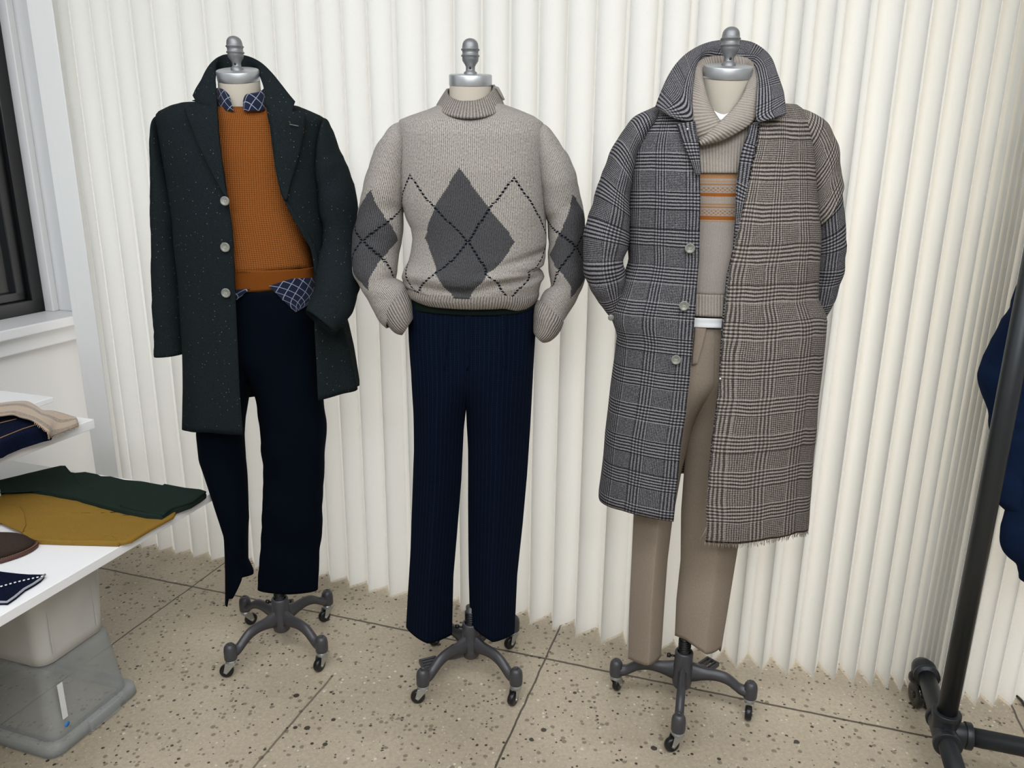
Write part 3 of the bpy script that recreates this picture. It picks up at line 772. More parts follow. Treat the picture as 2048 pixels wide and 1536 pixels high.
B_sw = Body(D, [(434, 211), (400, 218), (380, 240), (372, 300), (384, 420), (398, 520), (404, 592)], [(537, 211), (570, 218), (598, 240), (606, 300), (610, 420), (628, 520), (632, 560), (634, 592)],
            [(205, .060), (222, .066), (250, .078), (320, .094), (450, .104), (540, .108), (600, .104)])
z_t = zat(D, 485, 214, .05)
hem = [(0, zat(D, 520, 560, -.1)), (0.25, zat(D, 400, 588, 0)), (0.44, zat(D, 470, 588, .10)), (0.55, zat(D, 545, 581, .10)), (0.66, zat(D, 610, 562, .09)), (0.75, zat(D, 634, 556, 0)), (1, zat(D, 520, 560, -.1))]
trunk('knit_body', B_sw, M['orange'], sweater1, z_t, 0, nr=50, nc=80, amp=0.006, seed=11, hemdrop=[(a, b + float(np.interp(a, [0, .44, .6, .68, .75, 1], [.055, .055, .052, .026, .02, .055]))) for a, b in hem], power=1.5, solid=.003)
Bw = Body(D, [(380, 480), (396, 520), (402, 600)], [(618, 480), (634, 520), (634, 600)], [(480, .110), (530, .114), (560, .108), (600, .100)])
trunk('waistband', Bw, M['orange_rib'], sweater1, zat(D, 500, 540, .1), 0, nr=10, nc=80, amp=0.002, seed=12, hemdrop=hem, power=1, solid=.003, off=-0.001)
# crushed top edge of the sweater
# shirt collar, two standing leaves open at the throat
strip('collar_leaf', [(431, 178, -.035), (431, 177, .010), (437, 176, .040), (445, 178, .055), (452, 183, .063), (459, 191, .068)], [(428, 222, -.03), (430, 222, .02), (436, 222, .050), (446, 222, .066), (456, 222, .074), (468, 222, .080)], M['check'], shirt, D, puff=.004, solid=.002)
strip('collar_leaf', [(487, 216, .078), (487, 200, .073), (493, 189, .068), (508, 186, .062), (520, 183, .050), (529, 176, .030), (531, 178, -.02)], [(489, 222, .082), (495, 222, .082), (503, 222, .080), (514, 222, .074), (526, 222, .062), (535, 222, .035), (537, 222, -.02)], M['check'], shirt, D, puff=.004, solid=.002)
B_sh = Body(D, [(385, 500), (396, 560), (400, 640)], [(620, 500), (632, 560), (634, 640)], [(500, .098), (560, .106), (640, .108)])
panel('shirt_tail', B_sh, [(538, 572, 634, 540), (548, 582, 634, 562), (562, 597, 634, 588), (578, 612, 620, 606), (591, 625, 606, 616)], M['check'], shirt, off=.004, nr=20, solid=.002)
panel('shirt_hem', B_sh, [(460, 580, 500, 578), (462, 594, 486, 590), (464, 602, 474, 600)], M['check'], shirt, off=-.001, nr=8, solid=.002)
# trousers: each leg a tapering tube
L1 = Body(D, [(452, 560), (428, 640), (408, 700), (399, 780), (397, 865), (402, 916), (428, 988), (452, 1065), (452, 1120), (451, 1185), (450, 1210)],
          [(506, 560), (506, 640), (505, 700), (501, 760), (489, 837), (487, 870), (488, 921), (493, 980), (499, 1037), (495, 1090), (494, 1123), (507, 1148), (520, 1210)], [(560, .090), (700, .090), (860, .075), (1060, .052), (1150, .050), (1210, .050)], n=2.0)
h0 = zat(D, 506, 1148); h1 = zat(D, 452, 1204)
H1 = Body(D, [(452, 560), (428, 640), (408, 700), (399, 780), (397, 865)], [(628, 560), (636, 640), (642, 740), (650, 860)], [(560, .100), (700, .098), (860, .085)], n=2.3)
trunk('trouser_leg', L1, M['navy'], trousers1, zat(D, 480, 575), 0, nr=80, nc=72, amp=.010, freq=6, seed=21, stretch=(1, 1, .4), power=1.0, solid=.003,
      hemdrop=[(0, h0 + .03), (.18, h1 + .02), (.25, h1), (.36, h1), (.40, h1 + .035), (.46, h1 + .04), (.60, h0 + .008), (.75, h0), (1, h0 + .03)], fall=lambda s, t: .3 + s, hip=(H1, zat(D, 500, 700), zat(D, 500, 800)))
L2 = Body(D, [(496, 560), (497, 640), (500, 740), (514, 787), (519, 837), (525, 880), (526, 940), (525, 1051), (519, 1120), (514.7, 1180)],
          [(628, 560), (636, 640), (642, 740), (650, 840), (649, 928), (646, 990), (643, 1051), (639, 1130), (636.5, 1180)], [(560, .092), (700, .092), (860, .080), (1000, .060), (1100, .040), (1180, .030)], n=2.1)
trunk('trouser_leg', L2, M['navy'], trousers1, zat(D, 560, 575), zat(D, 575, 1178), nr=80, nc=72, amp=.006, freq=7, seed=23, stretch=(1, 1, 1.3), power=1.0, solid=.003, hip=(H1, zat(D, 500, 700), zat(D, 500, 800)))
# the coat
B_c = Body(D, [(434, 206), (410, 202), (388, 203), (370, 207), (350, 212), (327, 224), (322, 230), (321, 240), (327, 268), (338, 320), (347, 366), (359, 440), (361, 480), (365, 520), (369, 560), (371, 620), (374, 700), (375, 780), (375, 850)],
           [(537, 206), (560, 206), (590, 211), (615, 221), (640, 232), (647, 240), (645, 262), (642, 300), (640, 340), (645, 420), (655, 500), (665, 560), (680, 620), (691, 647), (702, 697), (713, 767), (713, 806)],
           [(198, .064), (208, .074), (222, .090), (250, .106), (320, .122), (450, .132), (600, .138), (800, .150), (870, .150)], n=2.4)
opl = [(434, 205), (436, 240), (437, 261), (442, 308), (449, 355), (455, 400), (464, 456), (467.5, 525), (470, 588), (474, 681), (478, 775), (482, 822), (486, 869)]
opr = [(536, 205), (540, 250), (546, 300), (552, 345), (562, 390), (576, 412), (596, 447), (614, 478), (626, 500), (629, 560), (628, 650), (631, 710), (633, 744), (636, 806)]
hd = [(0, zat(D, 486, 869, .15)), (.06, zat(D, 440, 865, .14)), (.14, zat(D, 376, 850, 0)), (.30, zat(D, 430, 800, -.14)), (.5, zat(D, 506, 787, -.15)), (.72, zat(D, 640, 775, -.14)), (.86, zat(D, 713, 767, 0)), (.94, zat(D, 686, 794, .12)), (1, zat(D, 636, 806, .15))]
hd2 = [(0, hd[0][1]), (.08, hd[1][1]), (.24, hd[2][1]), (.4, hd[3][1]), (.55, hd[4][1]), (.7, hd[5][1]), (.84, hd[6][1]), (.93, hd[7][1]), (1, hd[8][1])]
cb1, P1 = trunk('coat_body', B_c, M['tweed'], coat1, zat(D, 485, 203), 0, opl, opr, nr=90, nc=110, amp=.0055, freq=4.5, seed=31, power=1.8, hemdrop=hd2, off=.004, solid=.005, stretch=(1.3, 1.3, .35),
                folds=[(math.pi * 2 - 1.25, .16, .018, 1.2, .9), (.7, .2, .008, 1.2, .8)])
cb1.data.materials.append(M['lining'])
cb1.modifiers['Solidify'].material_offset = 0
sleeve('coat_sleeve', [(321, 229, 326, 262, 0, .012), (315, 234, 331, 285, 0, .050), (312, 246, 337, 315, 0, .062), (310, 277, 343, 345, 0, .064), (309, 330, 352, 390, 0, .064), (308, 400, 360, 440, 0, .064), (308, 460, 361, 478, 0, .062), (309, 540, 367, 545, 0, .060), (310, 610, 371, 612, .004, .058), (311.5, 670, 372.5, 668, .006, .056), (313, 710, 374, 705, .008, .055)],
       M['tweed'], coat1, D, seed=41, tuck=.03, amp=.004)
sleeve('coat_sleeve', [(646, 234, 640, 262, 0, .012), (655, 240, 637, 300, 0, .048), (663, 262, 634, 340, 0, .064), (675, 295, 636, 375, 0, .068), (690, 327, 640, 405, 0, .068), (704, 366, 645, 440, .005, .068), (713, 410, 650, 475, .01, .066), (717, 460, 650, 500, .02, .062), (716, 510, 640, 520, .04, .060), (719, 550, 634, 540, .07, .060), (718, 580, 630, 556, .105, .058), (707, 615, 628, 572, .135, .055), (692, 642, 622, 592, .155, .052), (671, 670, 611, 622, .175, .048)],
       M['tweed'], coat1, D, seed=43, tuck=.035, amp=.006, freq=11)
# lapels, collar
panel('lapel', B_c, [(370, 217, 434, 211), (371, 224, 435, 222), (378, 242, 436, 242), (386, 262, 437, 262), (399, 294, 441, 296), (420, 336, 446, 338), (439, 373, 450, 373), (454, 398, 457, 399)], M['tweed'], coat1, off=.014, nr=40, solid=.005, lift=lambda s, t: .006 * math.sin(math.pi * t) * (1 - s) + .004 * (1 - t))
panel('lapel', B_c, [(536, 211, 600, 228), (538, 222, 610, 231), (541, 242, 609, 252), (545, 262, 606, 272), (549, 300, 600, 300), (551, 336, 591, 334), (560, 372, 580, 368), (570, 400, 574, 400)], M['tweed'], coat1, off=.014, nr=40, solid=.005, lift=lambda s, t: .006 * math.sin(math.pi * t) * (1 - s) + .004 * t)
bh = panel('buttonhole', B_c, [(579, 247.6, 597, 251.3), (579, 249.4, 597, 253.3)], M['thread'], coat1, off=.0285, nr=2, nc=6, solid=.001)
bh.data.materials[0] = plain('buttonhole_thread', '#5b625e', 0.9)
panel('turned_edge', B_c, [(566, 398, 576, 405), (588, 440, 600, 444), (606, 472, 620, 474), (622, 500, 632, 505), (630, 548, 640, 552)], M['tweed'], coat1, off=.010, nr=20, nc=6, solid=.004)
strip('collar', [(387, 192, .062), (393, 178, .060), (402, 162, .045), (411, 144, .015), (421, 129.5, -.02), (432, 119, -.06), (443, 112, -.09), (456, 109.5, -.105), (470, 108.5, -.11), (486, 111, -.105), (503, 116, -.085), (524, 128, -.05), (545, 148.5, -.005), (560, 167, .03), (575, 186, .05), (590, 205, .062)],
      [(402, 213, .082), (416, 214, .090), (433, 214, .092), (432, 185, .075), (431, 160, .045), (430, 143, .0), (432, 138, -.05), (440, 150, -.070), (470, 160, -.075), (500, 150, -.070), (516, 142, -.05), (521, 152, -.01), (527, 172, .04), (531, 192, .07), (537, 216, .088), (585, 226, .090)], M['tweed'], coat1, D, per=8, across=14, solid=.006, puff=.006)
for px, py in ((450.5, 494.5), (452, 586)): button(B_c, px, py, .0125, coat1, off=.012)
button(B_c, 450, 402, .0118, coat1, off=.024)
# side seam, pocket opening
# ================================================================ second form: grey argyle sweater
D = D2
trousers2 = thing('trousers', (c2[0], D, 0.15), 'navy pinstripe pleated trousers with pressed creases under the grey diamond sweater', 'trousers')
tee2 = thing('undershirt', (c2[0], D, 1.1), 'dark green undershirt edge below the hem of the grey diamond sweater', 'shirt')
sweater2 = thing('argyle_sweater', (c2[0], D, 1.2), 'grey marled mock-neck sweater with charcoal diamonds and dotted lattice on the middle form', 'sweater')
crease = lambda s, t: 1
L3 = Body(D, [(821, 590), (818, 617), (819.7, 679), (824, 743), (828, 820), (829, 900), (826, 1000), (822, 1100), (816, 1190), (812, 1260)], [(940, 590), (940, 720), (938, 770), (934, 800), (929, 860), (924, 960), (915, 1060), (907, 1150), (904, 1271)],
          [(600, .100), (700, .098), (860, .082), (1060, .074), (1270, .076)], n=1.24)
L4 = Body(D, [(936, 590), (936, 720), (934, 780), (933, 800), (933, 850), (935, 900), (935, 1000), (936, 1150), (939, 1250)], [(1073, 590), (1074, 640), (1068, 740), (1062, 850), (1055, 950), (1046, 1050), (1035, 1150), (1029, 1267)],
          [(600, .100), (700, .098), (860, .082), (1060, .074), (1270, .076)], n=1.24)
za, zb_, zc_, zd_ = zat(D, 812, 1254), zat(D, 904, 1270), zat(D, 941, 1245), zat(D, 1029, 1267)
H2 = Body(D, [(821, 590), (818, 617), (819.7, 679), (824, 743), (828, 860)], [(1073, 590), (1074, 640), (1068, 740), (1062, 860)], [(590, .108), (700, .104), (860, .090)], n=2.3)
trunk('trouser_leg', L3, M['navy2'], trousers2, zat(D, 880, 598), 0, nr=90, nc=80, amp=.0035, freq=5, seed=51, stretch=(1, 1, .25), power=1.0, solid=.003, hemdrop=[(0, (za + zb_) / 2 - .01), (.25, za), (.5, zat(D, 858, 1286, .076)), (.75, zb_), (1, (za + zb_) / 2 - .01)], hip=(H2, zat(D, 940, 720), zat(D, 940, 880)))
trunk('trouser_leg', L4, M['navy2'], trousers2, zat(D, 1000, 598), 0, nr=90, nc=80, amp=.0035, freq=5, seed=53, stretch=(1, 1, .25), power=1.0, solid=.003, hemdrop=[(0, (zc_ + zd_) / 2 - .01), (.25, zc_), (.5, zat(D, 991, 1284, .076)), (.75, zd_), (1, (zc_ + zd_) / 2 - .01)], hip=(H2, zat(D, 940, 720), zat(D, 940, 880)))
fly = MB()
LB = Body(D, [(819, 590), (818, 700)], [(1073, 590), (1073, 700)], [(590, .106), (700, .104)], n=2.3)
panel('pleat_flap', LB, [(890, 622, 900, 622), (889, 660, 897, 660), (888, 700, 893, 700), (887, 740, 889, 740)], M['navy2'], trousers2, off=.002, nr=10, nc=5, solid=.003)
panel('pleat_flap', LB, [(1003, 622, 1014, 622), (1004, 660, 1013, 660), (1006, 700, 1012, 700), (1008, 740, 1010, 740)], M['navy2'], trousers2, off=.002, nr=10, nc=5, solid=.003)
panel('fly', LB, [(930, 624, 942, 624), (931, 660, 942, 660), (932, 700, 940, 700), (933, 740, 937, 740)], M['navy2'], trousers2, off=.003, nr=10, nc=5, solid=.003)
U2 = Body(D, [(820, 560), (818, 630)], [(1072, 560), (1073, 630)], [(560, .112), (640, .112)])
trunk('jersey_hem', U2, M['undershirt'], tee2, zat(D, 945, 575, 0), 0, nr=14, nc=70, amp=.002, freq=9, seed=55, stretch=(.4, .4, 4), power=1, solid=.002, hemdrop=[(0, zat(D, 945, 600, -.1)), (.25, zat(D, 820, 616)), (.38, zat(D, 858, 625, .09)), (.5, zat(D, 945, 631, .11)), (.62, zat(D, 1030, 628, .09)), (.75, zat(D, 1073, 606)), (1, zat(D, 945, 600, -.1))])
B2 = Body(D, [(898, 205), (880, 209), (858, 219), (822, 231), (800, 240), (796, 252), (797, 290), (800, 340), (804, 405), (814, 438), (823, 456), (826, 476), (824, 502), (821, 520), (812, 536), (806, 552), (809, 564), (816, 572), (813, 588), (817, 597)],
          [(984, 205), (1008, 209), (1040, 221), (1068, 233), (1086, 246), (1090, 270), (1090, 330), (1091, 400), (1091, 450), (1092, 484), (1090, 512), (1086, 528), (1075, 535), (1084, 543), (1088, 553), (1081, 563), (1079, 573), (1077, 588), (1072, 606)],
          [(200, .056), (214, .062), (230, .074), (246, .094), (270, .112), (340, .126), (440, .130), (500, .136), (540, .146), (552, .140), (562, .146), (575, .136), (590, .132), (610, .124)], n=2.25)
# pattern constants in cloth metres
pc = B2.hit(933, 472); u_w = 0.5
argmat = None
hem2 = [(0, zat(D, 945, 575, -.12)), (.25, zat(D, 817, 594)), (.32, zat(D, 845, 602, .08)), (.40, zat(D, 896, 615, .11)), (.5, zat(D, 947, 620, .125)), (.58, zat(D, 997, 619, .12)), (.62, zat(D, 1020, 625, .11)), (.67, zat(D, 1043, 621, .09)), (.75, zat(D, 1076, 606)), (1, zat(D, 945, 575, -.12))]
hemA = [(a, b + .030) for a, b in hem2]
ztp = zat(D, 941, 205)
def rolls(P):
    Q = P.copy(); z1 = zat(D, 1070, 536); z2 = zat(D, 945, 590, .13)
    for i in range(P.shape[0]):
        for j in range(P.shape[1]):
            p = P[i, j]; t = (p[0] - pc[0]) / .18
            zl = zat(D, 945, 583, .13) + .028 * max(0, t) + .010 * max(0, -t)
            d = (p[2] - zl) / .010
            if p[1] < D: Q[i, j][1] += .010 * math.exp(-d * d) - .008 * math.exp(-((p[2] - zl - .022) / .012) ** 2)
            zl2 = zl + .040 + .02 * t
            if p[1] < D and t > 0: Q[i, j][1] += min(1, t) * .014 * math.exp(-((p[2] - zl2) / .010) ** 2)
    return Q
cb2, P2 = trunk('knit_body', B2, M['grey_marl'], sweater2, ztp, 0, nr=130, nc=120, amp=.0045, freq=6, seed=61, power=1.35, hemdrop=hemA,  solid=.004, stretch=(1, 1, .8), fall=lambda s, t: .5 + 1.2 * s)
Q2 = rolls(P2).reshape(-1, 3) - origin_of(cb2)
cb2.data.vertices.foreach_set('co', Q2.ravel()); cb2.data.update()
U, V = grid_uv(P2, True)
def uvz(body_P, psi_px, py):      # cloth coordinates of a pixel on the front of the sweater
    p = B2.hit(psi_px, py); d = np.linalg.norm(P2 - p[None, None], axis=2); i, j = np.unravel_index(np.argmin(d), d.shape); return U[j], -V[i]
uc, vc = uvz(P2, 932, 470); ut, vt = uvz(P2, 932, 337); ul, vl = uvz(P2, 836, 478); ur, vr = uvz(P2, 1009, 480); uk, vk = uvz(P2, 829, 343); uk2, vk2 = uvz(P2, 1036, 366)
cu0, cv0 = uc, (vl + vr) / 2
Pk = (abs(cu0 - uk) + abs(uk2 - cu0)) / 2; slope = (((vk + vk2) / 2) - cv0) / Pk
M['argyle'] = m_knit('grey_argyle_knit', ARG['hexa'], ARG['hexb'], rib=0.0046, marl=.75, argyle=(abs(slope), abs(Pk), cu0, cv0, abs(ur - ul) / 2, vt - cv0, '#17181a', '#646467'))
cb2.data.materials[0] = M['argyle']
trunk('hem_band', B2, M['grey_rib'], sweater2, 0, 0, nr=2, nc=4) if False else None
bandP = np.zeros((10, 120, 3))
for j in range(120):
    t = j / 120; z0 = float(np.interp(t, [q[0] for q in hem2], [q[1] for q in hem2])); psi = math.pi - 2 * math.pi * t
    for i in range(10):
        s = i / 9; z = z0 + .036 * (1 - s); bandP[i, j] = B2.pt(psi, z, .004 * math.sin(math.pi * s) - .004 * s)
grid_mesh('hem_band', bandP, M['grey_rib'], sweater2, closed=True, solid=.004, flip=True)
M['argyle_sleeve_l'] = m_knit('grey_argyle_sleeve_knit', ARG['hexa'], ARG['hexb'], rib=0.0046, marl=.75, argyle=(1.05, .16, 0.0, 0.0, .088, .128, '#17181a', '#646467'))
SL = [(806, 246, 814, 268, 0, .012), (791, 251, 815, 292, 0, .054), (776, 264, 814, 325, 0, .070), (759, 291, 812, 352, 0, .076), (745.5, 319, 811, 374, 0, .078), (734, 360, 808, 398, 0, .076), (725, 395, 805, 418, 0, .070), (714, 445, 804, 447, .002, .070), (708, 484, 802, 480, .006, .068), (708, 522, 795, 508, .012, .068), (713, 550, 789, 536, .018, .066), (723, 570, 786, 556, .022, .064), (743, 603, 794, 563, .028, .062), (764, 636, 808, 574, .034, .056), (778, 652, 813, 590, .038, .050)]
SR = [(1072, 246, 1064, 268, 0, .012), (1092, 251, 1068, 292, 0, .054), (1109, 266, 1072, 330, 0, .070), (1130, 298, 1077, 365, 0, .076), (1143, 326, 1082, 395, 0, .078), (1154, 362, 1088, 425, 0, .076), (1163, 392, 1095, 445, 0, .070), (1171, 438, 1095, 475, .002, .070), (1167, 490, 1095, 510, .006, .068), (1167, 524, 1094, 538, .012, .068), (1170, 552, 1098, 560, .018, .066), (1162, 578, 1100, 573, .022, .064), (1147, 608, 1088, 581, .028, .060), (1132, 634, 1078, 602, .034, .054), (1121, 655, 1075, 628, .038, .048)]
def argsleeve(pairs, seed, cpx, flip, rad):
    o = sleeve('sleeve', pairs, M['grey_marl'], sweater2, D, seed=seed, amp=.005, n=48, freq=9)
    me = o.data; org = origin_of(o)
    co = np.array([v.co[:] for v in me.vertices]) + org
    cp = ony(*cpx, D - .07); nc = 48
    P = co.reshape(-1, nc, 3); U_, V_ = grid_uv(P, True)
    d = np.linalg.norm(P - cp[None, None], axis=2); i, j = np.unravel_index(np.argmin(d), d.shape)
    cu = U_[j]; cv = -V_[i]
    circ = U_[-1]
    for li, uvd in enumerate(me.uv_layers[0].data):
        u, v = uvd.uv; u = u - cu
        if u > circ / 2: u -= circ
        if u < -circ / 2: u += circ
        uvd.uv = (u, v - cv)
    me.materials[0] = M['argyle_sleeve_l']
    return o
argsleeve(SL, 71, (728, 480), 1, 0)
argsleeve(SR, 73, (1158, 498), -1, 0)
for nm, pp, sd in (('l', [(770, 628, 812, 574, .036, .050), (774, 641, 818, 584, .040, .057), (783, 656, 824, 600, .044, .058), (794, 666, 827, 618, .046, .055), (805, 669, 828, 634, .046, .044)], 75),
                   ('r', [(1126, 646, 1076, 600, .036, .050), (1121, 660, 1070, 612, .040, .056), (1112, 672, 1067, 630, .042, .056), (1100, 681, 1066, 648, .044, .052), (1088, 683, 1066, 662, .044, .042)], 76)):
    sleeve('cuff', pp, M['grey_rib'], sweater2, D, seed=sd, amp=.002, tuck=.03, per=5)
# mock neck collar
A_ = []; B_ = []
cx2 = ony(941, 190, D)[0]
colP = np.zeros((12, 64, 3))
for j in range(64):
    a = 2 * math.pi * j / 64; cs, sn = math.cos(a), math.sin(a)      # sn<0 towards camera
    top = np.array([cx2 + .0585 * cs, D + .060 * sn, zat(D, 941, 176) + .038 * sn * (1 if sn < 0 else .2) + .004 * cs + .008 * max(0, cs - .6)])
    bot = np.array([cx2 + .084 * cs, D + (.104 if sn < 0 else .080) * sn, zat(D, 941, 211) + .036 * sn * (1 if sn < 0 else -.3)])
    for i in range(12):
        s = i / 11; p = top * (1 - s) + bot * s; p[2] += -.004 * math.sin(math.pi * s) * .5
        colP[i, j] = p + np.array([cs, sn, 0]) * (.002 * math.sin(math.pi * s))
grid_mesh('mock_neck', colP, M['grey_rib'], sweater2, closed=True, solid=.006, soff=0)
tb = MB(); q = ony(992, 178, D - .01); tb.tube([q + np.array([-.004, 0, .004]), q + np.array([.004, 0, .001]), q + np.array([.012, 0, -.012]), q + np.array([.020, 0, -.026])], [.004, .0045, .004, .003], 10); tb.build('neck_placket', M['grey_rib'], sweater2)

# ================================================================ third form: checked overcoat
D = D3
trousers3 = thing('trousers', (c3[0], D, 0.15), 'taupe pressed trousers under the long grey checked overcoat', 'trousers')
tee3 = thing('undershirt', (c3[0], D, 1.1), 'white t-shirt hem showing above the taupe trousers', 'shirt')
sweater3 = thing('shawl_collar_sweater', (c3[0], D, 1.2), 'oatmeal shawl-collar sweater with orange patterned stripes inside the checked overcoat', 'sweater')
coat3 = thing('overcoat', (c3[0], D, 0.7), 'long grey glen-check overcoat with one raw frayed panel on the rightmost dress form', 'coat')
T1 = Body(D, [(1300, 640), (1285, 760), (1270, 900), (1266, 1030), (1262, 1120), (1258, 1200), (1254.5, 1325)], [(1409, 640), (1407, 760), (1388, 850), (1364, 940), (1345, 1044), (1336, 1120), (1330, 1200), (1321.5, 1325)],
          [(640, .098), (760, .096), (900, .082), (1100, .072), (1320, .070)], n=1.24)
T2 = Body(D, [(1404, 640), (1404, 740), (1392, 800), (1375, 870), (1368, 940), (1362, 1020), (1361, 1120), (1352, 1200), (1347, 1310)], [(1530, 640), (1525, 760), (1505, 900), (1490, 1010), (1478, 1085), (1466, 1160), (1455, 1230), (1441.5, 1310)],
          [(640, .098), (760, .096), (900, .085), (1100, .078), (1320, .076)], n=1.4)
za, zb_ = zat(D, 1254, 1318), zat(D, 1322, 1312)
H3 = Body(D, [(1300, 640), (1285, 760), (1270, 900)], [(1530, 640), (1525, 760), (1505, 900)], [(640, .104), (760, .102), (900, .090)], n=2.3)
trunk('trouser_leg', T1, M['taupe'], trousers3, zat(D, 1360, 640), 0, nr=80, nc=72, amp=.003, freq=5, seed=81, stretch=(1, 1, .25), power=1.0, solid=.003, hemdrop=[(0, zb_ - .01), (.25, za), (.5, zat(D, 1279, 1330, .07)), (.75, zb_), (1, zb_ - .01)], hip=(H3, zat(D, 1400, 740), zat(D, 1400, 860)))
za, zb_ = zat(D, 1347, 1271), zat(D, 1441, 1303)
trunk('trouser_leg', T2, M['taupe'], trousers3, zat(D, 1450, 640), 0, nr=80, nc=72, amp=.003, freq=5, seed=83, stretch=(1, 1, .25), power=1.0, solid=.003, hemdrop=[(0, zb_ + .01), (.25, za), (.36, zat(D, 1368, 1288, .06)), (.5, zat(D, 1399, 1308, .076)), (.66, zat(D, 1424, 1309, .06)), (.75, zb_), (1, zb_ + .01)], hip=(H3, zat(D, 1400, 740), zat(D, 1400, 860)))
LT = Body(D, [(1300, 600), (1300, 760)], [(1530, 600), (1530, 760)], [(600, .108), (760, .110)], n=2.2)
panel('fly', LT, [(1390, 655, 1413, 655), (1388, 680, 1408, 680), (1386, 700, 1403, 700), (1384, 730, 1394, 728)], M['taupe'], trousers3, off=.003, nr=12, nc=6, solid=.003)
U3 = Body(D, [(1310, 600), (1308, 660)], [(1530, 600), (1532, 660)], [(600, .118), (660, .116)])
trunk('jersey_hem', U3, M['tee'], tee3, zat(D, 1420, 620), 0, nr=12, nc=60, amp=.003, freq=10, seed=85, stretch=(.5, .5, 4), power=1, solid=.002, hemdrop=[(0, zat(D, 1420, 655, .11)), (1, zat(D, 1420, 655, .11))])
B_s3 = Body(D, [(1384, 214), (1350, 222), (1320, 250), (1316, 300), (1322, 420), (1318, 560), (1316, 636)], [(1530, 214), (1560, 222), (1584, 250), (1586, 300), (1576, 420), (1560, 560), (1556, 636)],
            [(205, .070), (225, .080), (260, .092), (340, .106), (480, .112), (560, .116), (600, .118), (636, .116)])
ob, P3 = trunk('knit_body', B_s3, M['cream_knit'], sweater3, zat(D, 1455, 232, .07), zat(D, 1425, 590, .115), nr=80, nc=90, amp=.004, seed=87, power=1.3, solid=.003, stretch=(.6, .6, 1.6))
U, V = grid_uv(P3, True)
def v3(py):
    p = B_s3.hit(1435, py); j0 = 45; zz = P3[:, j0, 2]; return -float(np.interp(-p[2], -zz, V[:len(zz)]))
O1, O2, O3 = '#8f5526', '#b98a5c', '#a5622b'
bands = [(v3(357), v3(347), '#977251', 0), (v3(365), v3(361), '#9c8068', 0), (v3(371), v3(367), '#977251', 0), (v3(384), v3(374), '#8f6845', .12), (v3(393), v3(386), O1, 0), (v3(402), v3(399), '#9a8a78', 0), (v3(411), v3(407), '#95765a', 0), (v3(416), v3(413), '#8f6845', 0), (v3(430), v3(419), '#8f6845', .12), (v3(440), v3(432), O1, 0), (v3(444), v3(442), '#9c7c5e', 0)]
M['stripe_knit'] = m_knit('oatmeal_striped_knit', '#807974', '#ada6a0', rib=0.003, marl=.45, bump=.3, stripes=bands)
ob.data.materials[0] = M['stripe_knit']
Bw3 = Body(D, [(1316, 580), (1314, 640)], [(1556, 580), (1554, 640)], [(580, .1175), (610, .122), (640, .120)])
trunk('waistband', Bw3, M['cream_knit'], sweater3, zat(D, 1425, 590, .117), zat(D, 1425, 634, .12), nr=10, nc=80, amp=.001, seed=88, power=1, solid=.003)
panel('ribbed_yoke', B_s3, [(1386, 236, 1520, 236), (1390, 270, 1516, 270), (1394, 310, 1512, 310), (1396, 346, 1510, 346)], M['cream_knit'], sweater3, off=.004, nr=20, nc=30, solid=.003)
strip('shawl_collar', [(1402, 287, .100), (1390, 262, .102), (1387, 235, .098), (1385, 205, .080), (1385, 180, .055), (1386, 155, .02), (1390, 135, -.02), (1400, 122, -.055), (1425, 116, -.075), (1455, 115, -.08), (1485, 117, -.075), (1500, 124, -.055), (1508, 138, -.02), (1516, 160, .02), (1518, 180, .05), (1513, 215, .085)],
      [(1448, 262, .116), (1440, 246, .112), (1430, 232, .104), (1420, 216, .094), (1412, 196, .082), (1405, 172, .062), (1402, 156, .02), (1406, 150, -.03), (1425, 150, -.055), (1455, 150, -.06), (1485, 150, -.055), (1497, 150, -.03), (1499, 162, .02), (1494, 176, .055), (1484, 196, .080), (1464, 222, .098)],
      M['cream_knit'], sweater3, D, per=8, across=14, solid=.010, puff=.012)
strip('collar_overlap', [(1518, 182, .052), (1516, 205, .080), (1512, 228, .098), (1500, 246, .110), (1476, 262, .120), (1450, 275, .122), (1424, 283, .118), (1401, 288, .108)],
      [(1494, 178, .062), (1483, 198, .086), (1466, 220, .102), (1452, 234, .114), (1438, 248, .122), (1424, 262, .122), (1410, 275, .116), (1398, 286, .106)], M['cream_knit'], sweater3, D, per=8, across=12, solid=.010, puff=.010)
tn = MB()
strip('tee_neck', [(1416, 212, .072), (1432, 224, .082), (1448, 229, .086), (1462, 222, .082), (1474, 210, .072)], [(1416, 222, .076), (1432, 236, .086), (1448, 242, .090), (1462, 235, .086), (1474, 222, .076)], M['tee'], tee3, D, per=4, across=5, solid=.002)
B3 = Body(D, [(1385, 206), (1345, 211), (1319, 217), (1306, 225), (1285, 250), (1268, 280), (1260, 300), (1257, 345), (1257, 420), (1258, 484), (1261, 522), (1254, 543), (1242, 577), (1228, 616), (1228, 640), (1240, 672), (1236, 713), (1228, 768), (1221, 823), (1214, 870), (1209, 919), (1199.5, 987), (1198, 1050)],
          [(1540, 202), (1558, 206), (1573, 211), (1587, 221), (1598, 250), (1606, 300), (1612, 400), (1620, 470), (1617, 527), (1614, 590), (1624, 610), (1633, 631), (1631, 660), (1627, 700), (1619, 782), (1614, 850), (1608, 891), (1603, 960), (1599, 995), (1597, 1028), (1594, 1060)],
          [(204, .070), (218, .086), (240, .104), (300, .122), (400, .134), (600, .142), (800, .152), (1000, .160), (1080, .160)], n=2.4)
opl = [(1386, 230), (1392, 255), (1396, 286), (1400, 341), (1401, 396), (1400, 440), (1398, 522), (1392, 604), (1388, 659), (1381.5, 741), (1373, 823), (1362, 891), (1354, 973), (1347, 1044)]
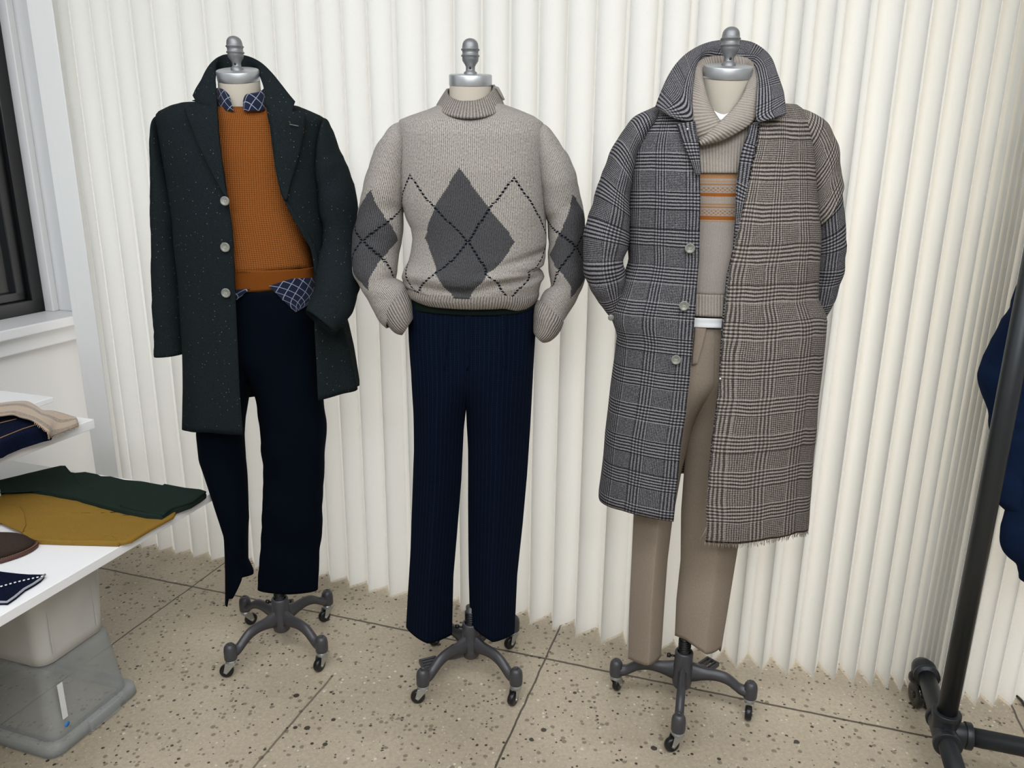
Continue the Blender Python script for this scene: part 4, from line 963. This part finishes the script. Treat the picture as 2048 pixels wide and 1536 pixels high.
opr = [(1512, 230), (1502, 252), (1497, 272), (1488, 294), (1480, 327), (1475, 368), (1472, 440), (1467, 500), (1455, 549), (1450, 593), (1444, 653), (1440, 727), (1439, 757), (1435, 795), (1428, 850), (1424, 878), (1418, 946), (1416, 1001), (1413.5, 1050)]
hl = zat(D, 1200, 1000); 
hd3 = [(0, zat(D, 1347, 1044, .158)), (.10, zat(D, 1266, 1029, .13)), (.18, zat(D, 1215, 1012, .06)), (.24, hl), (.40, zat(D, 1300, 955, -.14)), (.55, zat(D, 1365, 941, -.16)), (.72, zat(D, 1480, 960, -.14)), (.80, zat(D, 1597, 1000)), (1, zat(D, 1413, 1040, .16))]
M['glen_l'] = M['glen']
trunk('coat_body', B3, M['glen'], coat3, zat(D, 1450, 214), 0, opl, opr, nr=100, nc=120, amp=.005, freq=4.5, seed=91, power=1.7, hemdrop=hd3, off=.004, solid=.005, stretch=(1.2, 1.2, .4))
sleeve('coat_sleeve', [(1312, 214, 1322, 230, 0, .030), (1296, 220, 1310, 250, 0, .055), (1275, 229, 1292, 275, 0, .066), (1256, 245, 1278, 300, 0, .072), (1242, 266, 1270, 325, 0, .074), (1226, 295, 1264, 355, 0, .074), (1209, 332, 1260, 390, 0, .074), (1193, 376, 1259, 425, 0, .072), (1182, 415, 1258, 455, .002, .070), (1168, 456, 1257, 484, .005, .068), (1165, 500, 1252, 506, .008, .064), (1165, 535, 1250, 526, .010, .060), (1173, 566, 1252, 545, .006, .056), (1191, 597, 1245, 572, -.004, .050), (1209, 623, 1238, 602, -.012, .044), (1225, 645, 1234, 632, -.018, .034)],
       M['glen'], coat3, D, seed=93, amp=.006, freq=9, tuck=.02)
sleeve('coat_sleeve', [(1588, 216, 1584, 235, -.004, .030), (1610, 229, 1590, 270, -.004, .058), (1632, 244, 1597, 315, -.004, .066), (1647, 264, 1602, 355, -.004, .070), (1661, 302, 1608, 400, -.004, .070), (1672, 352, 1612, 435, 0, .070), (1681, 402, 1616, 462, 0, .070), (1686, 456, 1618, 492, 0, .068), (1686, 520, 1615, 530, -.004, .064), (1681, 548, 1612, 560, -.008, .060), (1673, 576, 1610, 588, -.012, .056), (1660, 604, 1612, 610, -.018, .050), (1645, 630, 1620, 630, -.022, .042), (1634, 651, 1626, 645, -.026, .032)],
       M['glen'], coat3, D, seed=95, amp=.005, freq=9, tuck=.02)
panel('front_facing', B3, [(1353, 249, 1390, 243), (1358, 262, 1392, 260), (1366, 286, 1396, 286), (1380, 318, 1399, 318), (1392, 349, 1401, 349)], M['glen'], coat3, off=.012, nr=24, nc=10, solid=.004, lift=lambda s, t: .004 * math.sin(math.pi * t))
panel('inner_facing', B3, [(1500, 250, 1516, 248), (1494, 272, 1512, 276), (1486, 294, 1508, 300), (1478, 327, 1502, 330), (1473, 368, 1494, 378), (1471, 420, 1484, 422), (1470, 470, 1476, 470)], M['glen'], coat3, off=.010, nr=24, nc=8, solid=.003)
# raw panel of coarse weave over the coat's other front
opo = [(1524, 236), (1519, 255), (1513, 286), (1502, 327), (1492, 382), (1483, 423), (1474.5, 460), (1470, 476), (1461, 517), (1455, 549), (1450, 593), (1444, 653), (1440, 727), (1438, 757), (1435, 795), (1428, 850), (1425, 878), (1418, 946), (1415.5, 1001), (1413, 1082)]
ro, PR = trunk('raw_edge_panel', B3, M['rough'], coat3, zat(D, 1550, 212), 0, None, None, nr=110, nc=60, psi0=0, psi1=1, off=.013) if False else (None, None)
nr, nc = 130, 64
H = np.array([B3.hit(x, y, .013) for x, y in opo]); ii = np.argsort(H[:, 2]); oz, ox = H[ii, 2], H[ii, 0]
ztop = zat(D, 1560, 213); PR = np.zeros((nr, nc, 3))
hz = [(0, zat(D, 1414, 1081, .165)), (.1, zat(D, 1439, 1085, .165)), (.25, zat(D, 1488, 1079, .165)), (.45, zat(D, 1529, 1073, .15)), (.62, zat(D, 1570, 1068, .10)), (.75, zat(D, 1588, 1052, .05)), (.86, zat(D, 1597, 1029)), (1, zat(D, 1597, 1010, -.05))]
for i in range(nr):
    s = (i / (nr - 1)) ** 1.6
    for j in range(nc):
        t = j / (nc - 1); zb = float(np.interp(t, [q[0] for q in hz], [q[1] for q in hz])); z = ztop + (zb - ztop) * s
        p0 = B3.psi(float(np.interp(z, oz, ox)), z, .013); p1 = -math.radians(108)
        PR[i, j] = B3.pt(p0 + (p1 - p0) * t, z, .013)
PR = wrinkle(PR, .006, 6, 97, (1.1, 1.1, .5))
rng = random.Random(5)
for i in range(nr): PR[i, 0][0] += rng.uniform(-.0018, .0012)
raw = grid_mesh('raw_edge_panel', PR, M['rough'], coat3, solid=.005, soff=0); raw['label'] = 'coarse frayed unlined checked panel'
fr = MB()
for j in range(0, nc * 3):
    t = j / (nc * 3 - 1); k = t * (nc - 1); a = int(min(nc - 2, k)); p = PR[-1, a] * (1 - (k - a)) + PR[-1, a + 1] * (k - a)
    if t > .9: break
    l = rng.uniform(.005, .016); dx = rng.uniform(-.004, .004)
    fr.tube([p + np.array([0, 0, .003]), p + np.array([dx, rng.uniform(-.003, .001), -l])], [.0011, .0005], 5)
for i in range(10, nr, 2):
    p = PR[i, 0]; fr.tube([p + np.array([.002, 0, 0]), p + np.array([-rng.uniform(.001, .004), -.001, rng.uniform(-.004, .002)])], [.0009, .0005], 5)
q = PR[int(nr * .975), 0]; fr.tube([q, q + np.array([-.004, -.002, -.010]), q + np.array([-.014, -.002, -.030])], .0007, 5)
fo = fr.build('fringe', M['thread'], raw); fo['kind'] = 'stuff'
fo.data.materials[0] = plain('grey_loose_thread', '#9b948c', .95)
cape = sleeve('shoulder_panel', [(1580, 211, 1574, 238, -.004, .030), (1596, 216, 1580, 256, -.004, .056), (1613, 223, 1586, 276, -.004, .070), (1639, 239, 1594, 325, -.004, .080), (1654, 262, 1600, 365, -.004, .083), (1669, 296, 1606, 405, -.004, .083), (1673, 330, 1611, 435, -.002, .083), (1680, 362, 1622, 462, 0, .082)], M['rough'], coat3, D, seed=98, amp=.004, per=7, n=48)
cape['label'] = 'coarse frayed shoulder piece'
strip('collar', [(1312, 215, .070), (1321, 188, .060), (1335, 155, .040), (1351, 130, .010), (1370, 111, -.03), (1395, 95, -.07), (1422, 85, -.10), (1450, 81, -.115), (1477, 81, -.115), (1505, 86, -.10), (1526, 99, -.07), (1543, 119, -.03), (1554, 149, .030), (1565, 182, .078), (1569, 203, .110), (1571, 229, .134)],
      [(1335, 230, .100), (1362, 240, .108), (1386, 238, .105), (1384, 205, .085), (1386, 165, .05), (1389, 138, .0), (1396, 124, -.05), (1420, 130, -.085), (1450, 135, -.09), (1480, 133, -.085), (1500, 128, -.06), (1510, 140, .0), (1515, 165, .055), (1514, 195, .098), (1513, 238, .130), (1526, 243, .136)], M['glen'], coat3, D, per=8, across=16, solid=.006, puff=.008)
for px, py in ((1380, 496.6), (1368, 611.7), (1352, 719.5)): button(B3, px, py, .0115, coat3, off=.011)
bp = ony(1222, 635, D - .03); bq = MB(); bq.lathe([(0, 0), (.008, 0), (.0082, .0015), (.007, .003), (0, .0025)], bp, 18, (np.array([1.0, 0, 0]), np.array([0, 0, 1.0]), np.array([0, -1.0, 0]))); bq.build('cuff_button', M['horn'], coat3)
sn = MB(); p = B3.hit(1375.5, 258.5, .021); sn.lathe([(0, 0), (.0035, 0), (.0035, .001), (0, .0016)], p, 14, (np.array([1.0, 0, 0]), np.array([0, 0, 1.0]), np.array([0, -1.0, 0]))); sn.build('snap', M['zinc'], coat3)
sn = MB(); p = B3.hit(1441, 758, .018); sn.lathe([(0, 0), (.004, 0), (.004, .001), (0, .002)], p, 14, (np.array([1.0, 0, 0]), np.array([0, 0, 1.0]), np.array([0, -1.0, 0]))); sn.build('snap', M['zinc'], coat3)
#PROPS
# ================================================================ display table and what lies on it
TZ = 0.55
corner = onz(425, 985, TZ); ca, cbb = float(corner @ E1), float(corner @ E2)
table = thing('display_table', tuple(corner * np.array([1, 1, 0])), 'low white laminate display table at the left edge holding folded clothes', 'table')
tm = MB(); tm.box(G(ca - 0.75, cbb - 0.56, TZ - 0.013), (1.50, 1.12, 0.026), AX); tm.build('tabletop', M['laminate'], table, smooth=False, bevel=0.002)
for (a, b, w_) in ((ca - .12, cbb - 0.88, .46), (ca - 1.40, cbb - .62, .9)):
    lm = MB(); lm.box(G(a, b, (TZ - .026) / 2), (0.03, w_, TZ - .026), AX); lm.build('leg_panel', M['laminate'], table, smooth=False, bevel=0.002)
# storage bins under the overhang
def bin_mesh(a0, a1, b0, b1, z0, z1, flare0, flare1, rad=0.035, t=0.0025, floor_top=False):
    """rounded rectangular tub wall, open at the wide end"""
    def ring(z, fl, inset=0.0):
        A0, A1, B0, B1 = a0 - fl + inset, a1 + fl - inset, b0 - fl + inset, b1 + fl - inset; r = rad; pts = []
        for (ca_, cb_, s) in ((A1 - r, B1 - r, 0), (A0 + r, B1 - r, 90), (A0 + r, B0 + r, 180), (A1 - r, B0 + r, 270)):
            for k in range(7):
                an = math.radians(s + k * 15); pts.append(G(ca_ + r * math.cos(an), cb_ + r * math.sin(an), z))
        return pts
    return ring
def tub(name, mat, a0, a1, b0, b1, z0, z1, fl0, fl1, parent=None, cap='bottom', lip=None):
    ring = bin_mesh(a0, a1, b0, b1, z0, z1, fl0, fl1)
    rows = []
    N = 8
    if cap == 'bottom':
        c = np.mean(ring(z0, fl0), 0); rows.append([c + (np.array(p) - c) * .02 for p in ring(z0, fl0)]); rows.append([c + (np.array(p) - c) * .93 for p in ring(z0, fl0)])
    for i in range(N + 1):
        s = i / N; rows.append(ring(z0 + (z1 - z0) * s + (.006 if (i == 0 and cap == 'bottom') else 0) - (.006 if (i == N and cap == 'top') else 0), fl0 + (fl1 - fl0) * s))
    if cap == 'top':
        c = np.mean(ring(z1, fl1), 0); rows.append([c + (np.array(p) - c) * .94 for p in ring(z1, fl1)]); rows.append([c + (np.array(p) - c) * .02 for p in ring(z1, fl1)])
    return grid_mesh(name, np.array(rows), mat, parent, closed=True, solid=.0022)
BZ = 0.235
n0 = onz(96, 1527, 0.0); f0 = onz(288, 1383, 0.0)
ba0, ba1 = float(n0 @ E1) + .01, float(f0 @ E1) + 0.0; bb1 = (float(n0 @ E2) + float(f0 @ E2)) / 2
lower = thing('storage_bin', tuple(G((ba0 + ba1) / 2, bb1 - .2, 0)), 'clear plastic storage bin upside down on the floor under the white table', 'bin', None)
tub('bin_wall', M['clearbin'], ba0 + .035, ba1 - .035, bb1 - .42, bb1 - .030, .036, BZ, .014, -.004, lower, 'top')
ring = bin_mesh(ba0, ba1, bb1 - .46, bb1, 0, 0, 0, 0)
rim = np.array([ring(.038, -.028), ring(.036, -.004), ring(.030, 0.0), ring(.004, 0.003), ring(.002, -.004), ring(.006, -.022)])
grid_mesh('bin_rim', rim, M['clearbin'], lower, closed=True, solid=.002)
mid = (ba0 + ba1) / 2
hl_ = MB(); hl_.box(G(mid + .015, bb1 + .004, .021), (.105, .012, .036), AX); hl_.build('latch', M['clearbin'], lower, smooth=False, bevel=.004)
rb = MB()
pA, pB = onw(119, 1366, bb1 - .010), onw(131, 1437, bb1 - .006)
rb.box((pA + pB) / 2, (.016, .0012, abs(pA[2] - pB[2])), AX); rb.build('label_strip', plain('white_sticker', '#e2e4e6', .7), lower, smooth=False)
ds = onw(134, 1448, bb1 - .005); dm = MB(); dm.lathe([(0, 0), (.0075, 0), (.0075, .001), (0, .001)], ds, 20, (E1, np.array([0, 0, 1.0]), E2)); dm.build('sticker', plain('blue_dot_sticker', '#2f86cf', .6), lower)
upper = thing('storage_bin', tuple(G(mid, bb1 - .2, BZ)), 'milky white plastic tub stacked on the clear bin beneath the table', 'bin')
tub('bin_wall', M['milkbin'], ba0 + .045, ba1 - .045, bb1 - .42, bb1 - .040, BZ + .004, TZ - .032, -.002, .012, upper, 'bottom')
for a in (ba0 + .075, ba1 - .085):
    rr = MB(); rr.box(G(a, bb1 - .0325, (BZ + TZ) / 2 - .01), (.003, .003, .22), AX); rr.build('rib', M['milkbin'], upper, smooth=False)

def slab(name, outline, ztop, th, mat, parent, z_under=None, bev=.004, sag=None, seed=1, cells=34):
    """folded cloth: the outline's own plan, filled with a fine grid that rolls softly"""
    pts = [onz(x, y, ztop) for x, y in outline]
    P2 = np.array([(p @ E1, p @ E2) for p in pts])
    # densify the outline
    D_ = []
    for i in range(len(P2)):
        a, b = P2[i], P2[(i + 1) % len(P2)]; k = max(1, int(np.linalg.norm(b - a) / .012))
        for q in range(k): D_.append(a + (b - a) * q / k)
    D_ = np.array(D_); cen = D_.mean(0); n = len(D_); rows = []
    def h(q): return .0035 * nz((q[0], q[1], seed), 9, seed) + .0015 * nz((q[0], q[1], seed), 30, seed)
    for s, dz in ((1.0, -th), (1.006, -th * .55), (1.0, -th * .12), (.975, 0)) + tuple((k / 12, 0) for k in range(11, 0, -1)) + ((0.001, 0),):
        row = []
        for d in D_:
            q = cen + (d - cen) * s
            z = ztop + dz + (h(q) * min(1, (1 - s) * 9 + .15) if dz > -th * .5 else 0)
            row.append(G(q[0], q[1], z))
        rows.append(row)
    P = np.array(rows); me = grid_mesh(name, P, mat, parent, closed=True)
    for li, l in enumerate(me.data.loops):
        v = me.data.vertices[l.vertex_index].co; o = origin_of(me); w = np.array(v) + o
        me.data.uv_layers[0].data[li].uv = (float(w @ E1), float(w @ E2))
    return me
gt = thing('folded_trousers', tuple(onz(200, 990, TZ)), 'dark bottle-green trousers folded flat on the back of the white table', 'trousers', 'folded trousers on the display table')
mt = thing('folded_trousers', tuple(onz(150, 1040, TZ)), 'mustard yellow trousers folded flat on the white table in front of the green pair', 'trousers', 'folded trousers on the display table')
slab('folded_leg', [(-60, 985), (0, 983), (40, 981), (60, 982), (110, 990), (170, 1000), (230, 1016), (300, 1033), (318, 1034), (352, 1020), (346, 1030), (300, 1055), (262, 1078), (246, 1082), (236, 1083), (150, 1070), (110, 1065), (60, 1062), (44, 1060), (30, 1050), (0, 1040), (-60, 1030)], TZ + .014, .012, M['mustard'], mt, seed=3)
slab('lower_leg', [(44, 1064), (60, 1056), (120, 1062), (200, 1070), (228, 1072), (236, 1078), (238, 1084), (200, 1083), (120, 1081), (70, 1079), (50, 1072)], TZ + .0145, .013, M['mustard'], mt, seed=4)
slab('waist', [(-60, 1000), (0, 1010), (40, 1012), (48, 1026), (52, 1048), (44, 1062), (20, 1052), (0, 1042), (-60, 1040)], TZ + .018, .006, M['mustard'], mt, seed=5)
slab('folded_leg', [(-80, 970), (-20, 962), (0, 958), (60, 944), (120, 930), (130, 930), (136, 943), (150, 945), (170, 943), (195, 948), (203, 952), (222, 952), (250, 959), (285, 962), (325, 969), (370, 977), (405, 979), (411, 983), (399, 992), (381, 1003), (345, 1016), (322, 1031), (290, 1028), (250, 1021), (200, 1008), (150, 995), (100, 984), (60, 979), (20, 979), (-80, 990)], TZ + .026, .022, M['green_twill'], gt, seed=7)
slab('cuff', [(329, 967), (370, 975), (400, 978), (412, 982), (399, 991), (385, 1001), (345, 1014), (326, 1028), (300, 1024), (270, 1018), (240, 1010), (290, 998), (310, 980)], TZ + .030, .006, M['green_twill'], gt, seed=8)
# suede shoe with its toe towards the room
toe = onz(80, 1102, TZ); heel_dir = onz(0, 1126, TZ) - toe; heel_dir /= np.linalg.norm(heel_dir); sd = np.array([-heel_dir[1], heel_dir[0], 0]);
if sd[1] < 0: sd = -sd
shoe = thing('suede_shoe', tuple(toe + heel_dir * .14 + sd * .045), 'dark brown suede shoe on the white table, toe pointing right', 'shoe')
cen0 = toe + sd * .042
prof = [(0.000, .006, .004), (0.006, .018, .010), (0.018, .030, .024), (.040, .041, .038), (.070, .046, .050), (.110, .044, .066), (.150, .038, .080), (.190, .036, .078), (.240, .036, .070), (.275, .033, .066), (.292, .020, .060), (.297, .008, .050)]
rows = []; rs = []
for (d, w, h) in crs(prof, 5):
    c = cen0 + heel_dir * d; row = []
    for k in range(24):
        a = 2 * math.pi * k / 24; x = math.cos(a) * w; zz = math.sin(a)
        row.append(c + sd * x * (1 if zz < 0.2 else (1 - .25 * (zz - .2))) + np.array([0, 0, .012 + (h * max(0, zz) ** .8 if zz > 0 else zz * .004)]))
    rows.append(row)
grid_mesh('upper', np.array(rows), M['suede'], shoe, closed=True)
rows = []
for (d, w, h) in crs([(-.006, .010, 0), (0, .022, 0), (.016, .036, 0), (.040, .047, 0), (.075, .051, 0), (.12, .048, 0), (.16, .040, 0), (.22, .040, 0), (.275, .037, 0), (.298, .022, 0), (.302, .008, 0)], 5):
    c = cen0 + heel_dir * d
    rows.append([c + sd * x * w + np.array([0, 0, z]) for x, z in ((-1, .002), (-1.02, .007), (-.97, .0125), (.97, .0125), (1.02, .007), (1, .002))])
grid_mesh('sole', np.array(rows), M['sole'], shoe, closed=True)
we = MB()
pts = [cen0 + heel_dir * d - sd * w * .96 + np.array([0, 0, .0135]) for d, w, h in crs([(-.004, .010, 0), (0, .022, 0), (.016, .036, 0), (.040, .047, 0), (.075, .051, 0), (.12, .048, 0), (.2, .040, 0)], 8)]
for i in range(0, len(pts) - 1, 1): we.tube([pts[i], pts[i] * .4 + pts[i + 1] * .6], .0009, 5)
we.build('welt_stitching', plain('tan_stitching', '#8a6a55', .8), shoe)
lc = MB()
for k in range(4):
    c = cen0 + heel_dir * (.120 + k * .016) + np.array([0, 0, .083 + k * .004]); lc.tube([c - sd * .016 - np.array([0, 0, .006]), c, c + sd * .016 - np.array([0, 0, .006])], .0022, 8)
lc.build('laces', plain('brown_laces', '#2b211c', .8), shoe)
# navy knit corner
nk = thing('navy_scarf', tuple(onz(20, 1170, TZ)), 'navy knit scarf corner with white dotted line at the front of the white table', 'scarf')
slab('folded_knit', [(-90, 1150), (0, 1142), (30, 1146), (60, 1149), (88, 1149), (80, 1158), (66, 1167), (48, 1177), (30, 1192), (14, 1203), (0, 1203), (-90, 1215)], TZ + .010, .009, M['navyknit'], nk, seed=9)
dt = MB()
for i in range(12):
    p = onz(84 - i * 9, 1152.5 + i * 1.75 + (i * i) * .05, TZ + .0135); dt.lathe([(0, -.001), (.0028, -.001), (.0028, .0005), (0, .001)], p, 8)
dt.build('dotted_line', M['tee'], nk)
eg = MB(); ep_ = [onz(x, y, TZ + .009) for x, y in ((90, 1149), (80, 1158.5), (66, 1168), (48, 1178), (30, 1193), (14, 1204), (0, 1204), (-40, 1209))]
eg.tube(ep_, .0028, 8); eg.build('edging', plain('pale_grey_edging', '#9a9aa2', .9), nk)
# raised shelf with folded scarves
RZ = 0.75
rc = onz(188, 838, RZ); ra, rbb = float(rc @ E1), float(rc @ E2)
riser = thing('display_riser', tuple(G(ra - .3, rbb - .3, TZ)), 'white raised shelf standing on the display table, with folded scarves on top', 'shelf')
rm = MB(); rm.box(G(ra - .5, rbb - .32, RZ - .015), (1.0, .64, .030), AX); rm.build('shelf_board', M['laminate'], riser, smooth=False, bevel=.002)
sp_ = onz(10, 950, TZ)
for b in (rbb - .20,):
    q = MB(); q.box(G(ra - .24, rbb - .28, (TZ + RZ - .03) / 2), (.020, .26, RZ - .03 - TZ), AX); q.build('support', M['laminate'], riser, smooth=False)
    q = MB(); q.box(G(ra - .86, rbb - .28, (TZ + RZ - .03) / 2), (.020, .26, RZ - .03 - TZ), AX); q.build('support', M['laminate'], riser, smooth=False)
def m_scarf():
    t = NT('beige_striped_scarf_knit', .95, .1, 0, .25); u, v = t.uv(); no = t.noise(300, 3, rough=.7)
    c = t.mix(no, lin('#a08a76'), lin('#c4b09c'))
    fr_ = t.ma('FRACT', t.ma('DIVIDE', t.ma('ADD', v, .018), .085)); k = t.ma('LESS_THAN', t.ma('ABSOLUTE', t.ma('SUBTRACT', fr_, .5)), .16)
    c = t.mix(t.ma('MULTIPLY', k, t.ramp(no, .35, .6)), c, lin('#6f6860')); t.color(c); t.bump(no, .5, .0015); return t.m
M['scarf'] = m_scarf()
navs = thing('folded_sweater', tuple(onz(40, 880, RZ)), 'folded navy sweater with thin tan lines on the raised white shelf', 'sweater')
slab('folded_body', [(-90, 842), (0, 832), (30, 828), (60, 836), (90, 842), (100, 848), (98, 852), (80, 856), (40, 868), (10, 880), (0, 886), (-90, 905)], RZ + .045, .043, M['navyknit'], navs, seed=11)
for ptsl in ([(0, 876), (20, 868), (45, 858), (70, 850), (94, 848)], [(-20, 850), (0, 846), (16, 842), (34, 838)]):
    q = MB(); q.tube([onz(x, y, RZ + .0475) for x, y in ptsl], .0016, 6); q.build('tan_line', plain('tan_yarn', '#8a6a4a', .9), navs)
slab('lower_fold', [(-90, 870), (0, 858), (60, 850), (104, 856), (104, 862), (70, 870), (30, 884), (0, 897), (-90, 920)], RZ + .020, .019, M['navyknit'], navs, seed=12)
bsc = thing('beige_scarf', tuple(onz(90, 830, RZ + .05)), 'beige striped knit scarf with fringed end draped over the folded navy sweater', 'scarf')
# draped: falls from the pile onto the shelf board
top = [(-80, 812, .062), (-40, 810, .062), (0, 808, .062), (30, 805, .062), (52, 804, .060), (70, 812, .058), (84, 822, .050), (104, 824, .040), (130, 830, .028), (152, 836, .014)]
bot = [(-80, 840, .064), (-40, 838, .064), (0, 832, .064), (24, 829, .064), (40, 834, .063), (60, 840, .062), (80, 850, .058), (96, 862, .046), (104, 872, .022), (156, 852, .006)]
A = crs(top, 6); Bq = crs(bot, 6); P = np.zeros((16, len(A), 3))
for j in range(len(A)):
    p = onz(A[j][0], A[j][1], RZ + A[j][2]); q = onz(Bq[j][0], Bq[j][1], RZ + Bq[j][2])
    for i in range(16):
        t = i / 15; P[i, j] = p + (q - p) * t; P[i, j][2] += .004 * nz(P[i, j], 14, 4) + .004 * math.sin(math.pi * t)
dr = grid_mesh('draped_end', P, M['scarf'], bsc, solid=.006, soff=0)
fg = MB()
for k in range(26):
    t = k / 25; e = P[int(t * 15), -1]; l = rng.uniform(.006, .013)
    fg.tube([e, e + E2 * l * .6 + np.array([0, -l * .3, -l * .4])], [.0016, .0008], 5)
for k in range(22):
    t = .62 + .38 * k / 21; e = P[-1, int(t * (len(A) - 1))]; l = rng.uniform(.006, .012)
    fg.tube([e, e + np.array([0, -l * .6, -l * .6])], [.0016, .0008], 5)
fo = fg.build('fringe', plain('beige_fringe_yarn', '#b09c88', .9), dr); fo['kind'] = 'stuff'
bk = MB(); w = onz(92, 804, RZ + .01); bk.box(w + E2 * (-.12) + E1 * (-.02), (.10, .24, .018), AX)
bo = bk.build('white_box', M['laminate'], loc=tuple(w - E2 * .12 + np.array([0, 0, -.009])), smooth=False, bevel=.002); tag(bo, 'thin white box lying behind the beige scarf on the raised shelf', 'box')

# ================================================================ pipe rack and what hangs from it
rack = thing('garment_rack', (1.128, 1.682, 0), 'black steel pipe garment rack on casters at the right edge', 'clothes rack')
pb = onz(1887, 1462, .125); fz = .125
pt_ = lambda a, b, z: pb * np.array([1, 1, 0]) + E1 * a + E2 * b + np.array([0, 0, z])
PR_ = .0235
q = MB(); q.tube([pt_(0, 0, fz), pt_(0, 0, 1.72)], PR_, 24); q.build('post', M['pipe'], rack)
q = MB(); q.tube([pt_(0, 1.25, fz), pt_(0, 1.25, 1.72)], PR_, 24); q.build('post', M['pipe'], rack)
q = MB(); q.tube([pt_(0, 0, 1.72), pt_(0, 1.25, 1.72)], PR_, 24); q.build('hanging_rail', M['pipe'], rack)
q = MB(); q.tube([pt_(0, 0, fz), pt_(0, 1.25, fz)], PR_, 24); q.build('bottom_rail', M['pipe'], rack)
for b in (0, 1.25):
    ft = MB(); ft.tube([pt_(-.30, b, fz), pt_(.27, b, fz)], PR_, 24); foot = ft.build('foot_pipe', M['pipe'], rack)
    cr_ = MB(); s_ = 1 if b == 0 else -1
    cr_.tube([pt_(-.052, b, fz), pt_(.052, b, fz)], .0305, 24)
    cr_.tube([pt_(0, b, fz), pt_(0, b, fz + .052)], .0305, 24)
    cr_.tube([pt_(0, b, fz), pt_(0, b + s_ * .055, fz)], .0305, 24)
    for p0, p1 in ((pt_(-.058, b, fz), pt_(-.044, b, fz)), (pt_(.044, b, fz), pt_(.058, b, fz)), (pt_(0, b, fz + .044), pt_(0, b, fz + .060)), (pt_(0, b + s_ * .048, fz), pt_(0, b + s_ * .064, fz))): cr_.tube([p0, p1], .0345, 24)
    cr_.build('cross_fitting', M['pipe'], rack, bevel=.002)
    for e in (-.30, .27):
        sg = 1 if e > 0 else -1
        el = MB(); el.tube([pt_(e - sg * .035, b, fz), pt_(e, b, fz), pt_(e + sg * .014, b, fz - .006), pt_(e + sg * .018, b, fz - .020), pt_(e + sg * .018, b, fz - .034)], [.0315, .032, .032, .030, .028], 20)
        el.tube([pt_(e - sg * .040, b, fz), pt_(e - sg * .028, b, fz)], .0350, 22)
        eb = el.build('elbow_fitting', M['pipe'], foot)
        cw = MB(); c = pt_(e + sg * .018, b, .040); ct = E1 * .97 - E2 * .25; ct /= np.linalg.norm(ct); cwv = np.array([-ct[1], ct[0], 0]); up = np.array([0, 0, 1.0])
        for o in (-.016, .016): cw.lathe([(.008, -.009), (.030, -.010), (.037, -.008), (.040, 0), (.037, .008), (.030, .010), (.008, .009)], c + cwv * o - ct * .02, 30, (ct, up, cwv))
        cw.tube([c + cwv * -.028 - ct * .02, c + cwv * .028 - ct * .02], .010, 14)
        wv = cw.build('caster', plain('glossy_black_plastic', '#0c0d0e', .18, 0, .6), foot)
        hd_ = MB(); hd_.lathe([(0, .052), (.030, .046), (.034, .040), (.034, .030), (.028, .026), (0, .024)], pt_(e + sg * .018, b, .045), 24); hd_.build('caster_hood', plain('black_plastic_hood', '#101112', .25, 0, .6), wv)
swt = thing('hanging_sweatshirt', (1.45, 1.92, 1.0), 'navy sweatshirt hanging on the black pipe rack behind the post at the right edge', 'sweatshirt')
HS = 1.86
sleeve('sleeve', [(2092, 425, 2128, 462, .17, .030), (2066, 500, 2112, 540, .13, .046), (2036, 598, 2106, 630, .07, .055), (2004, 668, 2100, 690, .02, .06), (1980, 722, 2096, 740, 0, .065), (1967, 756, 2080, 770, 0, .065), (1972, 790, 2070, 800, 0, .06), (1984, 830, 2070, 840, 0, .055), (1992, 880, 2080, 885, 0, .05), (1990, 940, 2090, 930, 0, .05), (1988, 985, 2080, 1000, 0, .05), (1998, 1006, 2070, 1020, 0, .045), (2016, 1024, 2068, 1030, 0, .035)], M['sweat'], swt, HS, seed=101, amp=.008, freq=8, per=5)
sleeve('sweatshirt_body', [(2178, 372, 2226, 372, .21, .035), (2150, 384, 2250, 384, .21, .075), (2112, 408, 2278, 408, .20, .105), (2096, 470, 2290, 470, .18, .110), (2082, 600, 2300, 600, .12, .095), (2056, 760, 2304, 760, .06, .080), (2038, 900, 2302, 900, .03, .075), (2022, 1020, 2300, 1010, .02, .072), (2008, 1062, 2290, 1050, .02, .07), (2003, 1084, 2290, 1080, .02, .066), (2012, 1108, 2280, 1100, .02, .06), (2036, 1130, 2270, 1128, .02, .058), (2041, 1145, 2262, 1145, .02, .056), (2044, 1160, 2260, 1165, .02, .052)], M['sweat'], swt, HS, seed=103, amp=.008, freq=7, per=5)
hg = MB(); h0 = ony(2202, 368, HS - .21); rz_ = pt_(0, (h0[0] - pb[0]) / float(E2[0]), 1.72)
hg.tube([ony(2130, 402, HS - .21), h0, ony(2272, 402, HS - .21)], .007, 10)
hg.tube([h0, h0 + np.array([0, 0, .05]), np.array([h0[0] + .01, rz_[1] - .031, 1.71]), np.array([h0[0] + .01, rz_[1] - .02, 1.745]), np.array([h0[0] + .01, rz_[1] + .008, 1.752]), np.array([h0[0] + .01, rz_[1] + .031, 1.735])], .0025, 8)
hg.build('hanger', M['zinc'], swt)
cable = MB(); cb_pts = [onz(2034, 1392, .005), onz(2044, 1402, .005), onz(2050, 1412, .005), onz(2070, 1430, .005), onz(2110, 1440, .005)]
cable.tube(cb_pts, .004, 8); co_ = cable.build('cable', M['rubber'], loc=tuple(cb_pts[1])); tag(co_, 'thin dark cable on the floor below the partition at the right edge', 'cable')
